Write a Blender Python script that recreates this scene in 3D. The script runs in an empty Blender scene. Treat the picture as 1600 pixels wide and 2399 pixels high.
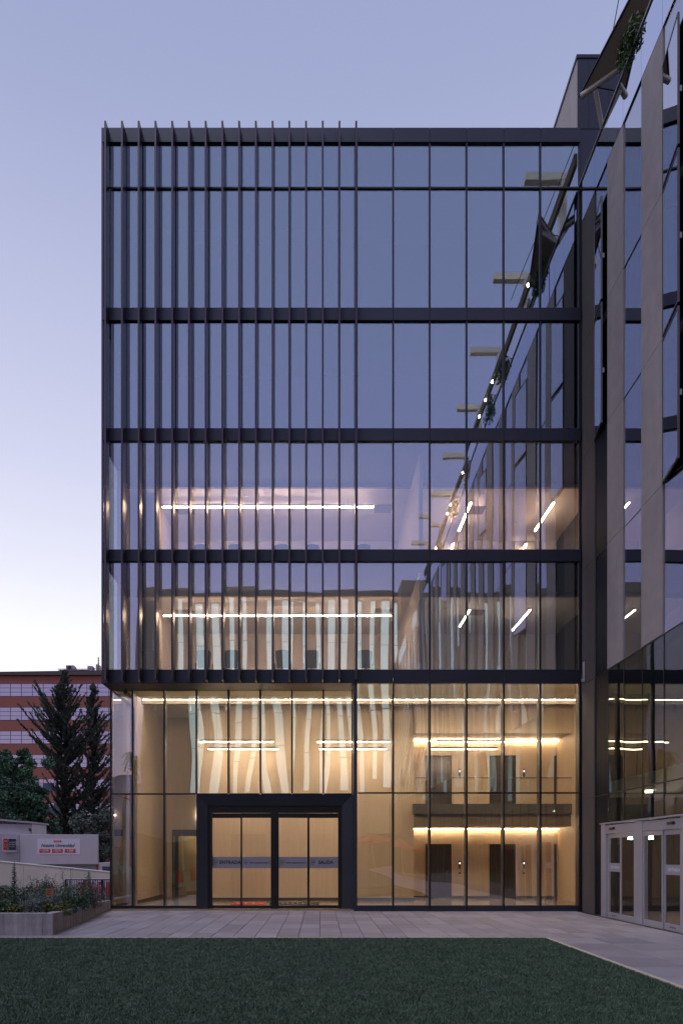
import bpy, bmesh, math, random
import numpy as np
from mathutils import Vector, Matrix

random.seed(7)
RNG = np.random.default_rng(11)
R = math.radians
E = 1.65                      # eye height; the camera stands at the origin looking along +Y
SC = bpy.context.scene
COL = SC.collection

# ------------------------------------------------------------------ camera
cam_data = bpy.data.cameras.new("camera")
cam = bpy.data.objects.new("camera", cam_data)
COL.objects.link(cam)
cam.location = (0, 0, E)
cam.rotation_euler = (R(90), 0, 0)
cam_data.sensor_fit = 'HORIZONTAL'
cam_data.sensor_width = 24.0
cam_data.lens = 24.0
cam_data.shift_x = 50 / 1600
cam_data.shift_y = 804.5 / 1600
cam_data.clip_start = 0.1
cam_data.clip_end = 3000
SC.camera = cam

# ------------------------------------------------------------------ dusk sky
def s2l(c):
    return tuple(((v / 255) / 12.92 if v / 255 <= 0.04045 else ((v / 255 + 0.055) / 1.055) ** 2.4) for v in c)

world = bpy.data.worlds.new("World")
SC.world = world
world.use_nodes = True
wn = world.node_tree
wn.nodes.clear()
w_out = wn.nodes.new('ShaderNodeOutputWorld')
w_bg = wn.nodes.new('ShaderNodeBackground')
wn.links.new(w_bg.outputs[0], w_out.inputs[0])
w_bg.inputs[1].default_value = 1.0
tc = wn.nodes.new('ShaderNodeTexCoord')
sep = wn.nodes.new('ShaderNodeSeparateXYZ')
wn.links.new(tc.outputs['Generated'], sep.inputs[0])

def ramp(stops):
    r = wn.nodes.new('ShaderNodeValToRGB')
    r.color_ramp.interpolation = 'B_SPLINE'
    el = r.color_ramp.elements
    while len(el) > 1:
        el.remove(el[0])
    el[0].position = stops[0][0]
    el[0].color = (*s2l(stops[0][1]), 1)
    for p, c in stops[1:]:
        e = el.new(p)
        e.color = (*s2l(c), 1)
    return r
# afterglow side and the side opposite to it, both by sine of elevation
ra = ramp([(0.0, (255, 246, 238)), (0.15, (255, 252, 250)), (0.27, (253, 253, 255)), (0.36, (228, 230, 246)),
           (0.48, (203, 206, 232)), (0.62, (179, 185, 217)), (0.74, (156, 165, 201)), (1.0, (134, 147, 189))])
rb = ramp([(0.0, (205, 180, 196)), (0.12, (202, 182, 208)), (0.28, (184, 174, 218)), (0.45, (164, 166, 220)),
           (0.65, (157, 167, 215)), (1.0, (134, 147, 189))])
wn.links.new(sep.outputs['Z'], ra.inputs[0])
wn.links.new(sep.outputs['Z'], rb.inputs[0])
dot = wn.nodes.new('ShaderNodeVectorMath'); dot.operation = 'DOT_PRODUCT'
gdir = Vector((-0.35, 0.94, 0)).normalized()
dot.inputs[1].default_value = gdir
wn.links.new(tc.outputs['Generated'], dot.inputs[0])
mr = wn.nodes.new('ShaderNodeMapRange'); mr.interpolation_type = 'SMOOTHSTEP'
mr.inputs['From Min'].default_value = -0.75
mr.inputs['From Max'].default_value = 0.60
wn.links.new(dot.outputs['Value'], mr.inputs['Value'])
mixs = wn.nodes.new('ShaderNodeMix'); mixs.data_type = 'RGBA'
wn.links.new(mr.outputs['Result'], mixs.inputs['Factor'])
wn.links.new(rb.outputs[0], mixs.inputs[6])
wn.links.new(ra.outputs[0], mixs.inputs[7])
wn.links.new(mixs.outputs[2], w_bg.inputs[0])

# the sun is down: one very soft source stands for the bright upper dusk sky
sd = bpy.data.lights.new("sun", 'SUN')
sd.energy = 0.78
sd.angle = R(24)
sd.color = (0.93, 0.90, 1.0)
sun = bpy.data.objects.new("sun", sd)
COL.objects.link(sun)
sun.rotation_euler = Vector((0.25, 0.36, -0.92)).to_track_quat('-Z', 'Y').to_euler()
sun.location = (-20, -20, 50)

SC.view_settings.view_transform = 'Standard'
SC.view_settings.look = 'None'
SC.view_settings.exposure = 0.12
SC.view_settings.gamma = 1.0
SC.view_settings.use_curve_mapping = False
SC.render.engine = 'CYCLES'
cy = SC.cycles
cy.use_denoising = True
cy.max_bounces = 8
cy.diffuse_bounces = 3
cy.glossy_bounces = 6
cy.transmission_bounces = 6
cy.transparent_max_bounces = 32
cy.sample_clamp_indirect = 4.0
cy.caustics_reflective = False
cy.caustics_refractive = False

# ------------------------------------------------------------------ materials
def newmat(name):
    m = bpy.data.materials.new(name)
    m.use_nodes = True
    nt = m.node_tree
    nt.nodes.clear()
    out = nt.nodes.new('ShaderNodeOutputMaterial')
    return m, nt, out

def pmat(name, col, rough=0.6, metal=0.0, noise=None, vary=0.0, bump=None, spec=0.5, streak=None):
    """principled; noise=(scale, amount, detail); vary=per object brightness; bump=(scale, distance)"""
    m, nt, out = newmat(name)
    N = nt.nodes.new
    p = N('ShaderNodeBsdfPrincipled')
    nt.links.new(p.outputs[0], out.inputs[0])
    p.inputs['Roughness'].default_value = rough
    p.inputs['Metallic'].default_value = metal
    p.inputs['Specular IOR Level'].default_value = spec
    geo = N('ShaderNodeNewGeometry')
    src = None
    base = N('ShaderNodeRGB'); base.outputs[0].default_value = (*col, 1)
    src = base.outputs[0]
    def mul(src, fac_socket):
        mx = N('ShaderNodeMix'); mx.data_type = 'RGBA'; mx.blend_type = 'MULTIPLY'
        mx.inputs['Factor'].default_value = 1.0
        nt.links.new(src, mx.inputs[6]); nt.links.new(fac_socket, mx.inputs[7])
        return mx.outputs[2]
    if noise:
        sc_, am, det = noise
        n = N('ShaderNodeTexNoise'); n.inputs['Scale'].default_value = sc_; n.inputs['Detail'].default_value = det
        nt.links.new(geo.outputs['Position'], n.inputs['Vector'])
        r = N('ShaderNodeMapRange'); r.inputs['From Min'].default_value = 0.25; r.inputs['From Max'].default_value = 0.75
        r.inputs['To Min'].default_value = 1 - am; r.inputs['To Max'].default_value = 1 + am
        nt.links.new(n.outputs['Fac'], r.inputs['Value'])
        src = mul(src, r.outputs['Result'])
        rr = N('ShaderNodeMapRange'); rr.inputs['To Min'].default_value = max(0.02, rough - 0.12); rr.inputs['To Max'].default_value = min(1, rough + 0.12)
        nt.links.new(n.outputs['Fac'], rr.inputs['Value'])
        nt.links.new(rr.outputs['Result'], p.inputs['Roughness'])
    if streak:
        # vertical runs of dirt: noise squeezed in x and y, stretched in z; streak=(sx, sz, amount)
        mp = N('ShaderNodeMapping'); mp.inputs['Scale'].default_value = (streak[0], streak[0], streak[1])
        nt.links.new(geo.outputs['Position'], mp.inputs['Vector'])
        n = N('ShaderNodeTexNoise'); n.inputs['Scale'].default_value = 1.0; n.inputs['Detail'].default_value = 4
        nt.links.new(mp.outputs[0], n.inputs['Vector'])
        r = N('ShaderNodeMapRange'); r.inputs['From Min'].default_value = 0.35; r.inputs['From Max'].default_value = 0.7
        r.inputs['To Min'].default_value = 1 + streak[2] * 0.4; r.inputs['To Max'].default_value = 1 - streak[2]
        nt.links.new(n.outputs['Fac'], r.inputs['Value'])
        src = mul(src, r.outputs['Result'])
    if vary:
        oi = N('ShaderNodeObjectInfo')
        r = N('ShaderNodeMapRange'); r.inputs['To Min'].default_value = 1 - vary; r.inputs['To Max'].default_value = 1 + vary
        nt.links.new(oi.outputs['Random'], r.inputs['Value'])
        src = mul(src, r.outputs['Result'])
    nt.links.new(src, p.inputs['Base Color'])
    if bump:
        n = N('ShaderNodeTexNoise'); n.inputs['Scale'].default_value = bump[0]; n.inputs['Detail'].default_value = 5
        nt.links.new(geo.outputs['Position'], n.inputs['Vector'])
        b = N('ShaderNodeBump'); b.inputs['Distance'].default_value = bump[1]; b.inputs['Strength'].default_value = 1.0
        nt.links.new(n.outputs['Fac'], b.inputs['Height'])
        nt.links.new(b.outputs[0], p.inputs['Normal'])
    return m

def glassmat(name, r0, tint, wob, trans=(0.92, 0.95, 0.94), wl=(0.9, 0.45), rough=0.0):
    """float glass: part mirror, part see-through, the roller waves bend what it mirrors"""
    m, nt, out = newmat(name)
    N = nt.nodes.new
    geo = N('ShaderNodeNewGeometry')
    lw = N('ShaderNodeLayerWeight'); lw.inputs['Blend'].default_value = 0.5
    pw = N('ShaderNodeMath'); pw.operation = 'POWER'; pw.inputs[1].default_value = 5.0
    nt.links.new(lw.outputs['Facing'], pw.inputs[0])
    ma = N('ShaderNodeMath'); ma.operation = 'MULTIPLY_ADD'; ma.inputs[1].default_value = (1 - r0) * 0.8; ma.inputs[2].default_value = r0
    nt.links.new(pw.outputs[0], ma.inputs[0])
    tr = N('ShaderNodeBsdfTransparent'); tr.inputs[0].default_value = (*trans, 1)
    gl = N('ShaderNodeBsdfGlossy'); gl.inputs['Color'].default_value = (*tint, 1); gl.inputs['Roughness'].default_value = rough
    mx = N('ShaderNodeMixShader')
    nt.links.new(ma.outputs[0], mx.inputs[0]); nt.links.new(tr.outputs[0], mx.inputs[1]); nt.links.new(gl.outputs[0], mx.inputs[2])
    nt.links.new(mx.outputs[0], out.inputs[0])
    oi = N('ShaderNodeObjectInfo')
    mp = N('ShaderNodeMapping'); mp.inputs['Scale'].default_value = (wl[0], wl[0], wl[1])
    nt.links.new(geo.outputs['Position'], mp.inputs['Vector'])
    ad = N('ShaderNodeVectorMath'); ad.operation = 'ADD'
    sc_ = N('ShaderNodeMath'); sc_.operation = 'MULTIPLY'; sc_.inputs[1].default_value = 57.0
    nt.links.new(oi.outputs['Random'], sc_.inputs[0])
    nt.links.new(mp.outputs[0], ad.inputs[0]); nt.links.new(sc_.outputs[0], ad.inputs[1])
    n = N('ShaderNodeTexNoise'); n.inputs['Scale'].default_value = 1.0; n.inputs['Detail'].default_value = 0.6
    nt.links.new(ad.outputs[0], n.inputs['Vector'])
    sb = N('ShaderNodeVectorMath'); sb.operation = 'SUBTRACT'; sb.inputs[1].default_value = (0.5, 0.5, 0.5)
    nt.links.new(n.outputs['Color'], sb.inputs[0])
    ml = N('ShaderNodeVectorMath'); ml.operation = 'SCALE'; ml.inputs['Scale'].default_value = wob
    nt.links.new(sb.outputs[0], ml.inputs[0])
    a2 = N('ShaderNodeVectorMath'); a2.operation = 'ADD'
    nt.links.new(geo.outputs['Normal'], a2.inputs[0]); nt.links.new(ml.outputs[0], a2.inputs[1])
    nm = N('ShaderNodeVectorMath'); nm.operation = 'NORMALIZE'
    nt.links.new(a2.outputs[0], nm.inputs[0])
    nt.links.new(nm.outputs[0], gl.inputs['Normal'])
    return m

def emat(name, col, strength):
    m, nt, out = newmat(name)
    e = nt.nodes.new('ShaderNodeEmission')
    e.inputs[0].default_value = (*col, 1); e.inputs[1].default_value = strength
    nt.links.new(e.outputs[0], out.inputs[0])
    return m

def woodmat(name, a, b, rough=0.45):
    m, nt, out = newmat(name)
    N = nt.nodes.new
    p = N('ShaderNodeBsdfPrincipled'); nt.links.new(p.outputs[0], out.inputs[0])
    p.inputs['Roughness'].default_value = rough
    geo = N('ShaderNodeNewGeometry')
    mp = N('ShaderNodeMapping'); mp.inputs['Scale'].default_value = (9, 9, 0.7)
    nt.links.new(geo.outputs['Position'], mp.inputs['Vector'])
    n = N('ShaderNodeTexNoise'); n.inputs['Scale'].default_value = 1.6; n.inputs['Detail'].default_value = 6; n.inputs['Distortion'].default_value = 0.6
    nt.links.new(mp.outputs[0], n.inputs['Vector'])
    r = N('ShaderNodeValToRGB')
    r.color_ramp.elements[0].position = 0.3; r.color_ramp.elements[0].color = (*a, 1)
    r.color_ramp.elements[1].position = 0.7; r.color_ramp.elements[1].color = (*b, 1)
    nt.links.new(n.outputs['Fac'], r.inputs[0])
    oi = N('ShaderNodeObjectInfo')
    v = N('ShaderNodeMapRange'); v.inputs['To Min'].default_value = 0.93; v.inputs['To Max'].default_value = 1.05
    nt.links.new(oi.outputs['Random'], v.inputs['Value'])
    mx = N('ShaderNodeMix'); mx.data_type = 'RGBA'; mx.blend_type = 'MULTIPLY'; mx.inputs['Factor'].default_value = 1
    nt.links.new(r.outputs[0], mx.inputs[6]); nt.links.new(v.outputs['Result'], mx.inputs[7])
    nt.links.new(mx.outputs[2], p.inputs['Base Color'])
    return m

def leafmat(name, a, b, rough=0.6):
    m, nt, out = newmat(name)
    N = nt.nodes.new
    p = N('ShaderNodeBsdfPrincipled'); nt.links.new(p.outputs[0], out.inputs[0])
    p.inputs['Roughness'].default_value = rough
    geo = N('ShaderNodeNewGeometry')
    n = N('ShaderNodeTexNoise'); n.inputs['Scale'].default_value = 3.5; n.inputs['Detail'].default_value = 3
    nt.links.new(geo.outputs['Position'], n.inputs['Vector'])
    ad = N('ShaderNodeMath'); ad.operation = 'MULTIPLY_ADD'; ad.inputs[1].default_value = 0.35
    nt.links.new(geo.outputs['Random Per Island'], ad.inputs[0]); nt.links.new(n.outputs['Fac'], ad.inputs[2])
    r = N('ShaderNodeValToRGB')
    r.color_ramp.elements[0].position = 0.45; r.color_ramp.elements[0].color = (*a, 1)
    r.color_ramp.elements[1].position = 0.95; r.color_ramp.elements[1].color = (*b, 1)
    nt.links.new(ad.outputs[0], r.inputs[0]); nt.links.new(r.outputs[0], p.inputs['Base Color'])
    return m

M = {}
M['band'] = pmat('dark_metal_cladding', (0.025, 0.027, 0.045), 0.42, 0.3, noise=(0.8, 0.10, 4), vary=0.06)
M['fin'] = pmat('bronze_grey_fin_metal', (0.075, 0.062, 0.078), 0.32, 0.6, vary=0.08, streak=(2.0, 0.35, 0.12))
M['mull'] = pmat('black_mullion_metal', (0.012, 0.012, 0.016), 0.4, 0.2)
M['mull_in'] = pmat('grey_inner_mullion', (0.11, 0.10, 0.11), 0.45, 0.3)
M['portal'] = pmat('dark_portal_metal', (0.030, 0.033, 0.045), 0.4, 0.2, noise=(1.2, 0.08, 3))
M['black'] = pmat('black_door_metal', (0.008, 0.008, 0.010), 0.38, 0.1)
M['glass_up'] = glassmat('coated_upper_glass', 0.30, (0.88, 0.96, 1.0), 0.0065, trans=(0.88, 0.90, 0.92), wl=(0.7, 0.4))
M['glass_low'] = glassmat('lobby_glass', 0.20, (0.92, 1.0, 1.0), 0.034, trans=(0.97, 0.965, 0.93), wl=(0.5, 0.30))
M['glass_door'] = glassmat('door_glass', 0.03, (1, 1, 1), 0.004, trans=(0.97, 0.97, 0.96))
M['glass_side'] = glassmat('side_glass', 0.52, (0.92, 0.92, 1.0), 0.006, trans=(0.55, 0.60, 0.62), wl=(0.8, 0.35))
M['glass_sidelow'] = glassmat('side_low_glass', 0.16, (0.92, 0.97, 1.0), 0.018, trans=(0.55, 0.60, 0.55), wl=(0.8, 0.35))
M['mirror_pane'] = pmat('mirror_coated_glass', (0.38, 0.39, 0.48), 0.04, 1.0)
M['spandrel'] = pmat('glass_painted_dark', (0.008, 0.010, 0.016), 0.55, spec=0.12)  # corner glass painted black in place of its dark reflections
M['bounce_floor'] = pmat('pale_bounce_floor', (0.52, 0.44, 0.38), 0.7)  # pale floor colour chosen to bounce lamp light upward
M['parapet_glass'] = pmat('pale_reflective_parapet', (0.70, 0.72, 0.84), 0.03, 1.0)
M['stone'] = pmat('grey_fibre_cement', (0.35, 0.315, 0.33), 0.75, noise=(3.0, 0.10, 6), vary=0.05, streak=(1.2, 0.25, 0.10), bump=(60, 0.001))
M['stone_dark_shaded'] = pmat('dark_and_shaded_cement', (0.080, 0.070, 0.070), 0.8, noise=(2.0, 0.14, 5), streak=(2, 0.3, 0.12))  # dark cement; on the corner pier it paints in the shade
M['beige'] = pmat('beige_facade_panel', (0.36, 0.29, 0.25), 0.8, noise=(0.6, 0.08, 4), vary=0.05)
M['concrete'] = pmat('planter_concrete', (0.33, 0.30, 0.315), 0.85, noise=(5.0, 0.16, 7), streak=(7, 0.9, 0.38), bump=(45, 0.003))
M['tile'] = pmat('paving_tile_stone', (0.285, 0.255, 0.295), 0.62, noise=(2.2, 0.14, 8), vary=0.19, bump=(90, 0.0012))
M['joint'] = pmat('paving_joint', (0.07, 0.062, 0.062), 0.9, noise=(8, 0.2, 4))
M['ground'] = pmat('dark_soil', (0.06, 0.05, 0.045), 0.95, noise=(3, 0.3, 6))
M['turf_base'] = pmat('turf_base', (0.035, 0.065, 0.045), 0.9, noise=(4, 0.3, 6))
M['blade'] = leafmat('turf_blade', (0.054, 0.100, 0.062), (0.120, 0.175, 0.118), 0.65)
M['kerb'] = pmat('pale_edge_strip', (0.62, 0.54, 0.42), 0.7, noise=(12, 0.15, 4))
M['wood'] = woodmat('pale_wood_panel', (0.67, 0.52, 0.385), (0.72, 0.57, 0.43))
M['ceil'] = pmat('cream_ceiling', (0.72, 0.66, 0.50), 0.8)
M['white'] = pmat('white_plaster', (0.70, 0.67, 0.66), 0.85, noise=(1.5, 0.04, 3))
M['white_up'] = pmat('white_office_ceiling', (0.72, 0.66, 0.64), 0.9)
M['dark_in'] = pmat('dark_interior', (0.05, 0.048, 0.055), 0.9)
M['skirt'] = pmat('dark_skirting', (0.035, 0.028, 0.025), 0.5)
M['floor_in'] = pmat('polished_beige_floor', (0.42, 0.32, 0.22), 0.14, noise=(2, 0.07, 4))
M['lift'] = pmat('dark_lift_door', (0.10, 0.085, 0.075), 0.30, 0.6)
M['slab_edge'] = pmat('grey_slab_edge', (0.085, 0.078, 0.075), 0.5)
M['bulk'] = pmat('grey_brown_bulkhead', (0.20, 0.15, 0.11), 0.7)
M['alu'] = pmat('grey_aluminium', (0.36, 0.345, 0.39), 0.40, 0.1, noise=(1.5, 0.05, 3))
M['steel'] = pmat('painted_steel_tube', (0.42, 0.38, 0.38), 0.45, 0.2, streak=(4, 1, 0.15))
M['ivory'] = pmat('ivory_steel_beam', (0.86, 0.80, 0.74), 0.5)
M['canvas'] = pmat('olive_canvas', (0.24, 0.21, 0.18), 0.9, noise=(4, 0.15, 4))
M['brick'] = pmat('red_brown_render', (0.30, 0.105, 0.075), 0.85, noise=(0.35, 0.12, 5), vary=0.03)
M['cornice'] = pmat('grey_cornice', (0.12, 0.10, 0.10), 0.8, noise=(1, 0.1, 3))
M['frame_dark'] = pmat('window_frame_dark', (0.07, 0.065, 0.085), 0.5)
M['hoard'] = pmat('painted_hoarding', (0.52, 0.47, 0.52), 0.75, noise=(0.5, 0.06, 4), streak=(1.6, 0.3, 0.06))
M['hoard2'] = pmat('grey_block_wall', (0.36, 0.32, 0.33), 0.85, noise=(1.2, 0.12, 5))
M['ramp'] = pmat('cream_ramp_wall', (0.62, 0.55, 0.48), 0.8, noise=(0.8, 0.10, 5), streak=(1.2, 0.3, 0.10))
M['red'] = pmat('red_print', (0.52, 0.045, 0.045), 0.6)
M['navy'] = pmat('navy_print', (0.035, 0.04, 0.07), 0.6)
M['paper'] = pmat('white_print', (0.66, 0.62, 0.70), 0.6)
M['decal'] = pmat('frosted_grey_decal', (0.27, 0.255, 0.29), 0.5)
M['decal2'] = pmat('frosted_light_decal', (0.33, 0.31, 0.37), 0.5)
M['textdark'] = pmat('dark_lettering', (0.012, 0.012, 0.03), 0.6)
M['textwhite'] = pmat('white_lettering', (0.80, 0.78, 0.82), 0.6)
M['chair'] = pmat('charcoal_mesh_fabric', (0.06, 0.058, 0.068), 0.85)
M['table'] = pmat('grey_table_top', (0.20, 0.17, 0.16), 0.5)
M['redmat'] = pmat('red_floor_mat', (0.52, 0.07, 0.05), 0.95)
M['darkmat'] = pmat('dark_floor_mat', (0.045, 0.035, 0.03), 0.95)
M['bark'] = pmat('bark', (0.06, 0.045, 0.035), 0.9, noise=(6, 0.3, 5))
M['cypress'] = leafmat('dark_conifer_foliage', (0.048, 0.062, 0.050), (0.14, 0.165, 0.12))
M['leaf'] = leafmat('green_tree_leaf', (0.040, 0.095, 0.055), (0.11, 0.21, 0.11))
M['leaf_bush'] = leafmat('terrace_bush_leaf', (0.03, 0.07, 0.03), (0.10, 0.18, 0.06), 0.45)
M['sage'] = leafmat('sage_grey_leaf', (0.06, 0.085, 0.08), (0.22, 0.26, 0.24))
M['green2'] = leafmat('garden_green_leaf', (0.022, 0.055, 0.028), (0.075, 0.13, 0.065))
M['lime'] = leafmat('yellow_green_leaf', (0.045, 0.070, 0.018), (0.15, 0.17, 0.05))
M['plum'] = leafmat('brown_purple_leaf', (0.055, 0.036, 0.036), (0.15, 0.095, 0.09))
M['dry'] = pmat('dry_stalk', (0.06, 0.045, 0.04), 0.9)
M['terracotta'] = pmat('orange_brown_plaque', (0.30, 0.12, 0.055), 0.7, noise=(9, 0.12, 3))
M['skyglow_pane'] = emat('window_sky_glow', (0.80, 0.92, 0.97), 0.85)  # glow given to window panes in place of reflected afterglow sky
M['hill'] = pmat('distant_hill', (0.16, 0.16, 0.24), 0.95, noise=(0.02, 0.15, 4))
M['redfab'] = pmat('red_parasol_cloth', (0.42, 0.035, 0.03), 0.85)
M['ochre'] = pmat('ochre_wall', (0.50, 0.36, 0.16), 0.85)
_m = M['canvas']; _nt = _m.node_tree
_p = [q for q in _nt.nodes if q.type == 'BSDF_PRINCIPLED'][0]; _o = [q for q in _nt.nodes if q.type == 'OUTPUT_MATERIAL'][0]
_t = _nt.nodes.new('ShaderNodeBsdfTranslucent'); _t.inputs[0].default_value = (0.34, 0.30, 0.26, 1)
_x = _nt.nodes.new('ShaderNodeMixShader'); _x.inputs[0].default_value = 0.5
_nt.links.new(_p.outputs[0], _x.inputs[1]); _nt.links.new(_t.outputs[0], _x.inputs[2]); _nt.links.new(_x.outputs[0], _o.inputs[0])
# lamps of the place, and an added ceiling fill
M['cove'] = emat('warm_cove_led', (1.0, 0.72, 0.43), 62)
M['line'] = emat('ceiling_led_line', (1.0, 0.80, 0.54), 78)
M['tube'] = emat('pendant_tube', (1.0, 0.78, 0.56), 42)
M['office_tube'] = emat('office_pendant_tube', (1.0, 0.66, 0.42), 130)
M['ceiling_fill'] = emat('added_ceiling_fill', (1.0, 0.70, 0.48), 7)  # added glow that brightens the ceiling above the pendants
M['spark'] = emat('terrace_lamp', (1.0, 0.75, 0.5), 160)
M['cold'] = emat('room_lamp', (1.0, 0.90, 0.74), 30)
M['led'] = emat('display_led', (0.8, 0.85, 1.0), 3)

# ------------------------------------------------------------------ builders
def wloc(o):
    v = Vector((0, 0, 0))
    while o is not None:
        v += o.location
        o = o.parent
    return v

def props(o, label=None, cat=None, group=None, kind=None):
    if label: o['label'] = label
    if cat: o['category'] = cat
    if group: o['group'] = group
    if kind: o['kind'] = kind
    return o

def thing(name, label, cat, loc=(0, 0, 0), group=None):
    o = bpy.data.objects.new(name, None)
    o.empty_display_size = 0.2
    COL.objects.link(o)
    o.location = loc
    return props(o, label, cat, group)

def link(name, me, parent, loc):
    o = bpy.data.objects.new(name, me)
    COL.objects.link(o)
    if parent is not None:
        o.parent = parent
        o.location = Vector(loc) - wloc(parent)
    else:
        o.location = loc
    return o

_box = {}
def boxmesh(dx, dy, dz, mat, bev=0.0):
    key = (round(dx, 4), round(dy, 4), round(dz, 4), mat, bev)
    if key in _box: return _box[key]
    x, y, z = dx / 2, dy / 2, dz / 2
    bm = bmesh.new()
    bmesh.ops.create_cube(bm, size=1.0)
    bmesh.ops.scale(bm, vec=(dx, dy, dz), verts=bm.verts)
    if bev:
        bmesh.ops.bevel(bm, geom=bm.edges[:], offset=bev, segments=1, affect='EDGES')
    me = bpy.data.meshes.new('box')
    bm.to_mesh(me); bm.free()
    me.materials.append(M[mat])
    _box[key] = me
    return me

def box(name, x0, x1, y0, y1, z0, z1, mat, parent=None, bev=0.0, rot=None):
    if x1 < x0: x0, x1 = x1, x0
    if y1 < y0: y0, y1 = y1, y0
    if z1 < z0: z0, z1 = z1, z0
    me = boxmesh(x1 - x0, y1 - y0, z1 - z0, mat, bev)
    o = link(name, me, parent, ((x0 + x1) / 2, (y0 + y1) / 2, (z0 + z1) / 2))
    if rot: o.rotation_euler = rot
    return o

def mesh(name, verts, faces, mat, parent=None, smooth=False, origin=(0, 0, 0)):
    me = bpy.data.meshes.new(name)
    ov = Vector(origin)
    me.from_pydata([tuple(Vector(v) - ov) for v in verts], [], faces)
    me.materials.append(M[mat])
    bm = bmesh.new(); bm.from_mesh(me); bmesh.ops.recalc_face_normals(bm, faces=bm.faces[:]); bm.to_mesh(me); bm.free()
    if smooth:
        me.polygons.foreach_set('use_smooth', [True] * len(me.polygons))
    return link(name, me, parent, origin)

def tube_geo(p0, p1, r0, r1=None, seg=8, caps=True):
    if r1 is None: r1 = r0
    p0 = Vector(p0); p1 = Vector(p1)
    d = (p1 - p0).normalized()
    a = d.orthogonal().normalized(); b = d.cross(a)
    vs = []
    for p, r in ((p0, r0), (p1, r1)):
        for k in range(seg):
            t = 2 * math.pi * k / seg
            vs.append(p + a * (math.cos(t) * r) + b * (math.sin(t) * r))
    fs = [(k, (k + 1) % seg, seg + (k + 1) % seg, seg + k) for k in range(seg)]
    if caps:
        fs += [tuple(range(seg))[::-1], tuple(range(seg, 2 * seg))]
    return vs, fs

def merge(parts):
    vs, fs = [], []
    for v, f in parts:
        n = len(vs)
        vs += list(v)
        fs += [tuple(i + n for i in q) for q in f]
    return vs, fs

def tube(name, p0, p1, r, mat, parent=None, r1=None, seg=8):
    v, f = tube_geo(p0, p1, r, r1, seg)
    return mesh(name, v, f, mat, parent, smooth=False, origin=tuple(p0))

def boxgeo(x0, x1, y0, y1, z0, z1):
    v = [(x0, y0, z0), (x1, y0, z0), (x1, y1, z0), (x0, y1, z0), (x0, y0, z1), (x1, y0, z1), (x1, y1, z1), (x0, y1, z1)]
    f = [(0, 3, 2, 1), (4, 5, 6, 7), (0, 1, 5, 4), (1, 2, 6, 5), (2, 3, 7, 6), (3, 0, 4, 7)]
    return v, f

def text(name, s, loc, size, mat, parent, rotz=0.0, shear=0.0, sx=1.0, ext=0.002, align='CENTER', bold=0.0):
    c = bpy.data.curves.new(name, 'FONT')
    c.body = s; c.size = size; c.shear = shear; c.extrude = ext
    c.align_x = align; c.align_y = 'CENTER'; c.offset = bold
    c.resolution_u = 3
    c.materials.append(M[mat])
    tmp = bpy.data.objects.new(name, c)
    COL.objects.link(tmp)
    dg = bpy.context.evaluated_depsgraph_get(); dg.update()
    me = bpy.data.meshes.new_from_object(tmp.evaluated_get(dg))
    bpy.data.objects.remove(tmp)
    me.transform(Matrix.Diagonal((sx, 1, 1, 1)))
    o = link(name, me, parent, loc)
    o.rotation_euler = (R(90), 0, rotz)
    return o

def X(px, Y): return (px - 750) / 1600 * Y       # plan position of something seen at that bearing
def Z(py, Y): return (2004 - py) / 1600 * Y + E

def quadcloud(name, cen, nrm_up, size, asp, mat, parent, origin, jitter=1.0):
    """many small leaves: cen (n,3) centres, size (n,)"""
    n = len(cen)
    d = RNG.normal(size=(n, 3)); d[:, 2] += nrm_up
    d /= np.linalg.norm(d, axis=1)[:, None]
    t = RNG.normal(size=(n, 3)) * jitter
    t -= (t * d).sum(1)[:, None] * d
    t /= np.linalg.norm(t, axis=1)[:, None] + 1e-9
    b = np.cross(d, t)
    L = size[:, None]; W = (size * asp)[:, None]
    c = np.asarray(cen) - np.asarray(origin)
    v = np.stack([c - t * L, c + b * W, c + t * L, c - b * W], 1).reshape(-1, 3)
    return rawmesh(name, v, np.arange(4 * n).reshape(-1, 4), mat, parent, origin)

def rawmesh(name, v, f, mat, parent, origin):
    me = bpy.data.meshes.new(name)
    nv, nf, k = len(v), len(f), f.shape[1]
    me.vertices.add(nv); me.vertices.foreach_set('co', v.astype(np.float32).ravel())
    me.loops.add(nf * k); me.loops.foreach_set('vertex_index', f.astype(np.int32).ravel())
    me.polygons.add(nf); me.polygons.foreach_set('loop_start', (np.arange(nf) * k).astype(np.int32))
    me.polygons.foreach_set('loop_total', np.full(nf, k, np.int32))
    me.materials.append(M[mat])
    me.update(); me.validate()
    return link(name, me, parent, origin)

# ================================================================== GROUND
g = box('ground', -400, 400, -420, 500, -0.60, -0.10, 'ground'); g['kind'] = 'structure'
pav = box('pavement', -6.9, 9.0, -30.0, 21.3, -0.095, -0.028, 'joint'); pav['kind'] = 'structure'
TX0, TX1, TY1 = -16.0, 4.46, 13.54
TW, TD = 0.44, 0.88
def wall_x(y):        # planter side wall line
    return -5.48 + (y - 13.99) / (20.4 - 13.99) * (-0.80)
tiles = 0
ix0 = int(math.floor(-6.8 / TW)); ix1 = int(math.ceil(7.6 / TW))
y = TY1 + 0.045
row = 0
while y < 20.7:
    y2 = min(y + TD, 20.78)
    for i in range(ix0, ix1):
        xa, xb = i * TW, (i + 1) * TW
        if xb < wall_x(y) - 0.1: continue
        if xa > 1.02 and y2 > 20.02 and y > 20.0: continue
        yb = y2
        if xa > 1.02: yb = min(y2, 19.99)
        if yb - y < 0.1: continue
        xe = min(xb, 7.52)
        if xe - xa < 0.05: continue
        box('paving_tile', xa + .005, xe - .005, y + .005, yb - .005, -0.028, random.uniform(-0.002, 0.002), 'tile', pav, bev=0.004)
        tiles += 1
    y += TD; row += 1
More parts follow.
